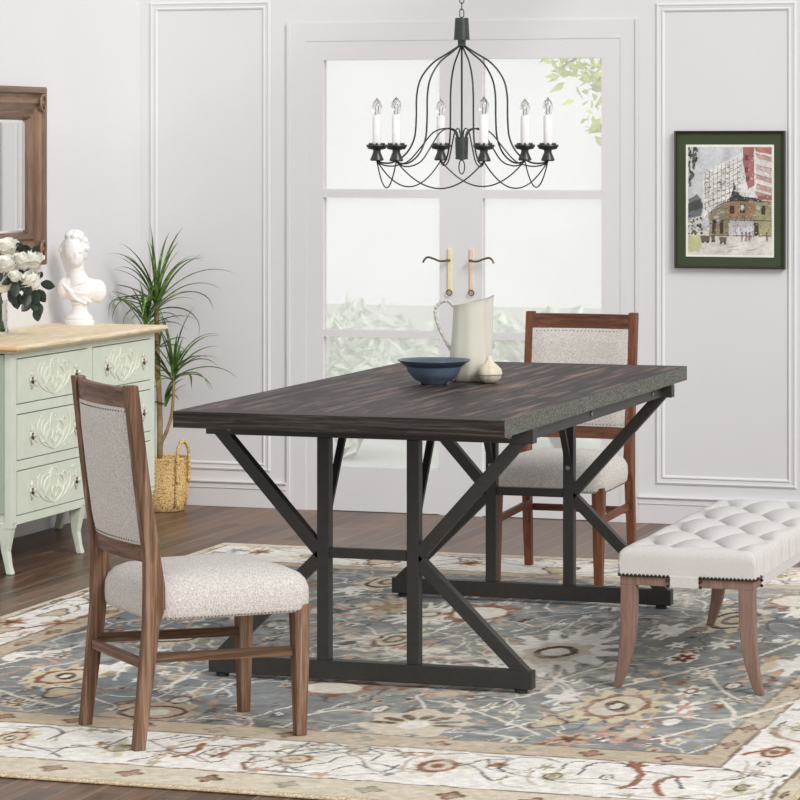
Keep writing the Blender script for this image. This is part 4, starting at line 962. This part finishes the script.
m.loft([[(RX0-o,RY0-o,z),(RX1+o,RY0-o,z),(RX1+o,RY1+o,z),(RX0-o,RY1+o,z)] for o,z in ((.006,FZ),(e,FZ+.003),(e,-.004),(.002,-.0004))]); m.build('binding',M['rug_edge'],rg)

# ------------------------------------------------------------------ framed watercolour
FXa,FXb,FZa,FZb=-2.818,-2.380,.996,1.533
pc=thing('framed_picture','framed watercolour of a street corner with a wide green mat on the right wall panel','picture',((FXa+FXb)/2,YB,(FZa+FZb)/2))
def rr(hx,hz_,y): return [(-hx,y,-hz_),(hx,y,-hz_),(hx,y,hz_),(-hx,y,hz_)]
hx,hz_=(FXb-FXa)/2,(FZb-FZa)/2
m=MB(); m.loft([rr(hx,hz_,0),rr(hx,hz_,-.022),rr(hx-.003,hz_-.003,-.024),rr(hx-.007,hz_-.007,-.022),rr(hx-.009,hz_-.009,-.012)],caps=False); m.build('frame',M['art_frame'],pc)
m=MB(); m.box(-hx+.008,hx-.008,-.013,-.002,-hz_+.008,hz_-.008); m.build('green_mat',M['mat_green'],pc)
ax0,ax1,az0,az1=-2.764,-2.432,1.050,1.470; cx,czz=(FXa+FXb)/2,(FZa+FZb)/2
m=MB(); m.box(-2.773-cx,-2.424-cx,-.0150,-.0130,1.041-czz,1.479-czz); m.build('white_mat',M['mat_white'],pc)
# canvas in the picture's own grid: x 143..557, y 137..675 (downwards)
A=Canvas(143,557,-675,-137,2.2); A.st=A.x[1]-A.x[0]
wa=vnoise(A.h,A.w,18,A.rs)[...,None]; wb=vnoise(A.h,A.w,5,A.rs)[...,None]
def yy(P): return [(x,-y) for x,y in P]
INK=c3(58,54,52)
A.c[:]=c3(196,198,202)
G_=lambda P,col,al=1,w=3: A.poly(yy(P),col,al,w)
Ln=lambda P,wd=1.3,col=INK,al=.85: A.line(yy(P),wd,col,alpha=al,wob=3)
G_([(143,560),(557,560),(557,675),(143,675)],c3(216,208,194))
G_([(215,270),(300,225),(410,165),(415,137),(557,137),(557,400),(470,400),(380,400),(240,470),(220,500)],c3(222,216,210))
G_([(415,137),(468,137),(472,330),(440,345),(415,215)],c3(186,96,92)); G_([(468,137),(557,137),(557,175),(480,160)],c3(196,110,100))
for y in (170,225,275,320,360): G_([(480,y),(557,y+22),(557,y+46),(480,y+22)],c3(206,128,112) if y!=225 else c3(214,170,156),.8,8); Ln([(475,y),(557,y+20)])
for x,y in ((432,190),(432,250),(436,300)): G_([(x-8,y-14),(x+8,y-14),(x+8,y+14),(x-8,y+14)],c3(120,54,56),.8)
G_([(485,380),(557,372),(557,402),(490,402)],c3(180,70,62),.9,8)
for k in range(9): Ln([(228+k*20,262-k*9),(228+k*20,455-k*7)],1.1)
for k in range(7): Ln([(222,300+k*24),(405,205+k*28)],1.1)
rr_=random.Random(2)
for k in range(70):
    x=rr_.uniform(228,405); y=rr_.uniform(250-(x-228)*.3,430-(x-228)*.2); Ln([(x,y),(x+rr_.uniform(3,10),y-rr_.uniform(0,5))],1.6)
# dark tree at the upper left, roofs below it
for k in range(60):
    y=rr_.uniform(140,330); x=rr_.uniform(143,200-(y-140)*.23); A.blob(x,-y,5,10,rr_.choice([c3(56,60,52),c3(80,84,70),c3(104,108,92)]),wob=.8)
G_([(143,400),(190,375),(215,420),(212,480),(143,500)],c3(110,116,112),1,8); G_([(143,420),(205,395),(212,440),(143,470)],c3(70,72,72),.8,8); G_([(143,475),(156,475),(156,500),(143,500)],c3(70,86,150))
for k in range(50): A.blob(rr_.uniform(143,215),-rr_.uniform(480,580),6,6,rr_.choice([c3(150,156,110),c3(90,92,80),c3(200,196,176),c3(70,66,60),c3(172,120,96)]),wob=.8)
G_([(143,585),(200,575),(212,610),(200,660),(143,660)],c3(190,190,112),1,10)
# corner shop: roof, timber storeys, shopfront
G_([(245,470),(330,410),(380,405),(470,405),(557,412),(557,580),(250,580)],c3(150,134,92),1,5)
G_([(330,412),(380,405),(470,405),(470,500),(345,500)],c3(168,120,66),1,5); G_([(345,495),(470,500),(470,580),(345,580)],c3(196,186,190),1,5)
G_([(390,520),(460,515),(460,580),(390,580)],c3(206,200,214),.9,4); G_([(475,415),(557,415),(557,575),(475,575)],c3(164,158,100),1,6)
G_([(330,412),(352,390),(366,350),(372,305),(380,345),(398,375),(420,385),(480,392),(520,410),(470,408),(380,405)],c3(72,72,76),1,3)
for x0,x1,y0,y1 in ((400,425,420,465),(505,525,430,475),(470,492,515,580),(350,372,430,470),(300,318,500,570),(262,280,500,570)): G_([(x0,y0),(x1,y0),(x1,y1),(x0,y1)],c3(64,50,42),.9,3)
G_([(404,425),(420,425),(420,450),(404,450)],c3(214,206,196))
for k in range(60):
    x=rr_.uniform(250,555); y=rr_.uniform(412,578); Ln([(x,y),(x+rr_.uniform(-3,3),y+rr_.uniform(6,20))],1.3)
Ln([(245,470),(330,412),(470,406),(557,412)],2.5); Ln([(345,500),(557,505)],2.2); Ln([(250,580),(557,580)],1.8); Ln([(250,520),(345,497)],2)
# street: carts and small people
for x,y,w_ in ((228,595,24),(316,600,20),(268,590,10)): G_([(x-w_,y-14),(x+w_,y-14),(x+w_*.8,y+16),(x-w_*.8,y+16)],c3(96,84,74),.9,5); A.blob(x-w_*.5,-(y+18),5,5,INK); A.blob(x+w_*.5,-(y+18),5,5,INK)
for x in (410,430,446,532): A.blob(x,-566,4,5,c3(90,70,60)); G_([(x-6,572),(x+6,572),(x+5,598),(x-5,598)],rr_.choice([c3(80,76,80),c3(150,90,80)]),.9,3); Ln([(x-3,596),(x-4,608)],1.5); Ln([(x+3,596),(x+4,608)],1.5)
for k in range(16): x=rr_.uniform(200,520); y=rr_.uniform(610,668); Ln([(x,y),(x+rr_.uniform(20,60),y-rr_.uniform(2,12))],1.2,c3(120,110,100),.6)

for k in range(420):
    x=rr_.uniform(222,556); y=rr_.uniform(170 if x>400 else 300-(x-222)*.6,590); h=rr_.uniform(2,9); Ln([(x,y),(x+rr_.uniform(-7,9),y+rr_.uniform(-h,h))],rr_.uniform(.9,2.0),rr_.choice([INK,c3(120,104,90),c3(236,230,220),c3(110,70,60),c3(170,150,110)]),.65)
for k in range(60):
    x=rr_.uniform(222,556); y=rr_.uniform(250,600); A.blob(x,-y,rr_.uniform(4,14),rr_.uniform(3,10),rr_.choice([c3(236,232,224),c3(150,120,90),c3(120,124,104),c3(190,150,140)]),wob=.9,alpha=.4)
LA=A.c@np.array([.3,.55,.15]); A.c=A.c*.62+LA[...,None]*.38; A.c*=(.74+.34*wa+.22*wb)
ys=(az1-az0)/538.0; xs=(ax1-ax0)/414.0
A.mesh('watercolour','art',pc,lambda X,Y:np.stack([ax0+(X-143)*xs-cx,np.full_like(X,-.0155),az1+(Y+137)*ys-czz],-1))
for p_ in (): pass

# ------------------------------------------------------------------ ceiling
m=MB(); m.box(CHX-.06,CHX+.06,7.2,YB,2.70,2.82); m.build('ceiling_beam',M['wall'],kind='structure')

# ------------------------------------------------------------------ light
W=bpy.data.worlds.new('daylight'); SC.world=W; W.use_nodes=True
nt=W.node_tree; bg=nt.nodes['Background']
tcw=nt.nodes.new('ShaderNodeTexCoord'); sp=nt.nodes.new('ShaderNodeSeparateXYZ'); rp=nt.nodes.new('ShaderNodeValToRGB'); nt.links.new(tcw.outputs['Generated'],sp.inputs[0])
nt.links.new(sp.outputs['Z'],rp.inputs['Fac']); e=rp.color_ramp.elements; e[0].position=.10; e[0].color=(1.12,1.12,1.10,1); e[1].position=.28; e[1].color=(.70,.71,.73,1)
nt.links.new(rp.outputs['Color'],bg.inputs['Color']); bg.inputs['Strength'].default_value=WORLD
def sun(name,d,strength,angle,col):
    L=bpy.data.lights.new(name,'SUN'); L.energy=strength; L.angle=math.radians(angle); L.color=col
    o=bpy.data.objects.new(name,L); COL.objects.link(o); o.rotation_euler=Vector(d).to_track_quat('-Z','Y').to_euler(); o.location=(1,4,4)
sun('sunlight',SUN_D,SUN_E,22,(1,.995,.985))
SC.view_settings.view_transform='Standard'; SC.view_settings.look='None'; SC.view_settings.gamma=1; SC.view_settings.use_curve_mapping=False
SC.view_settings.exposure=EXPO
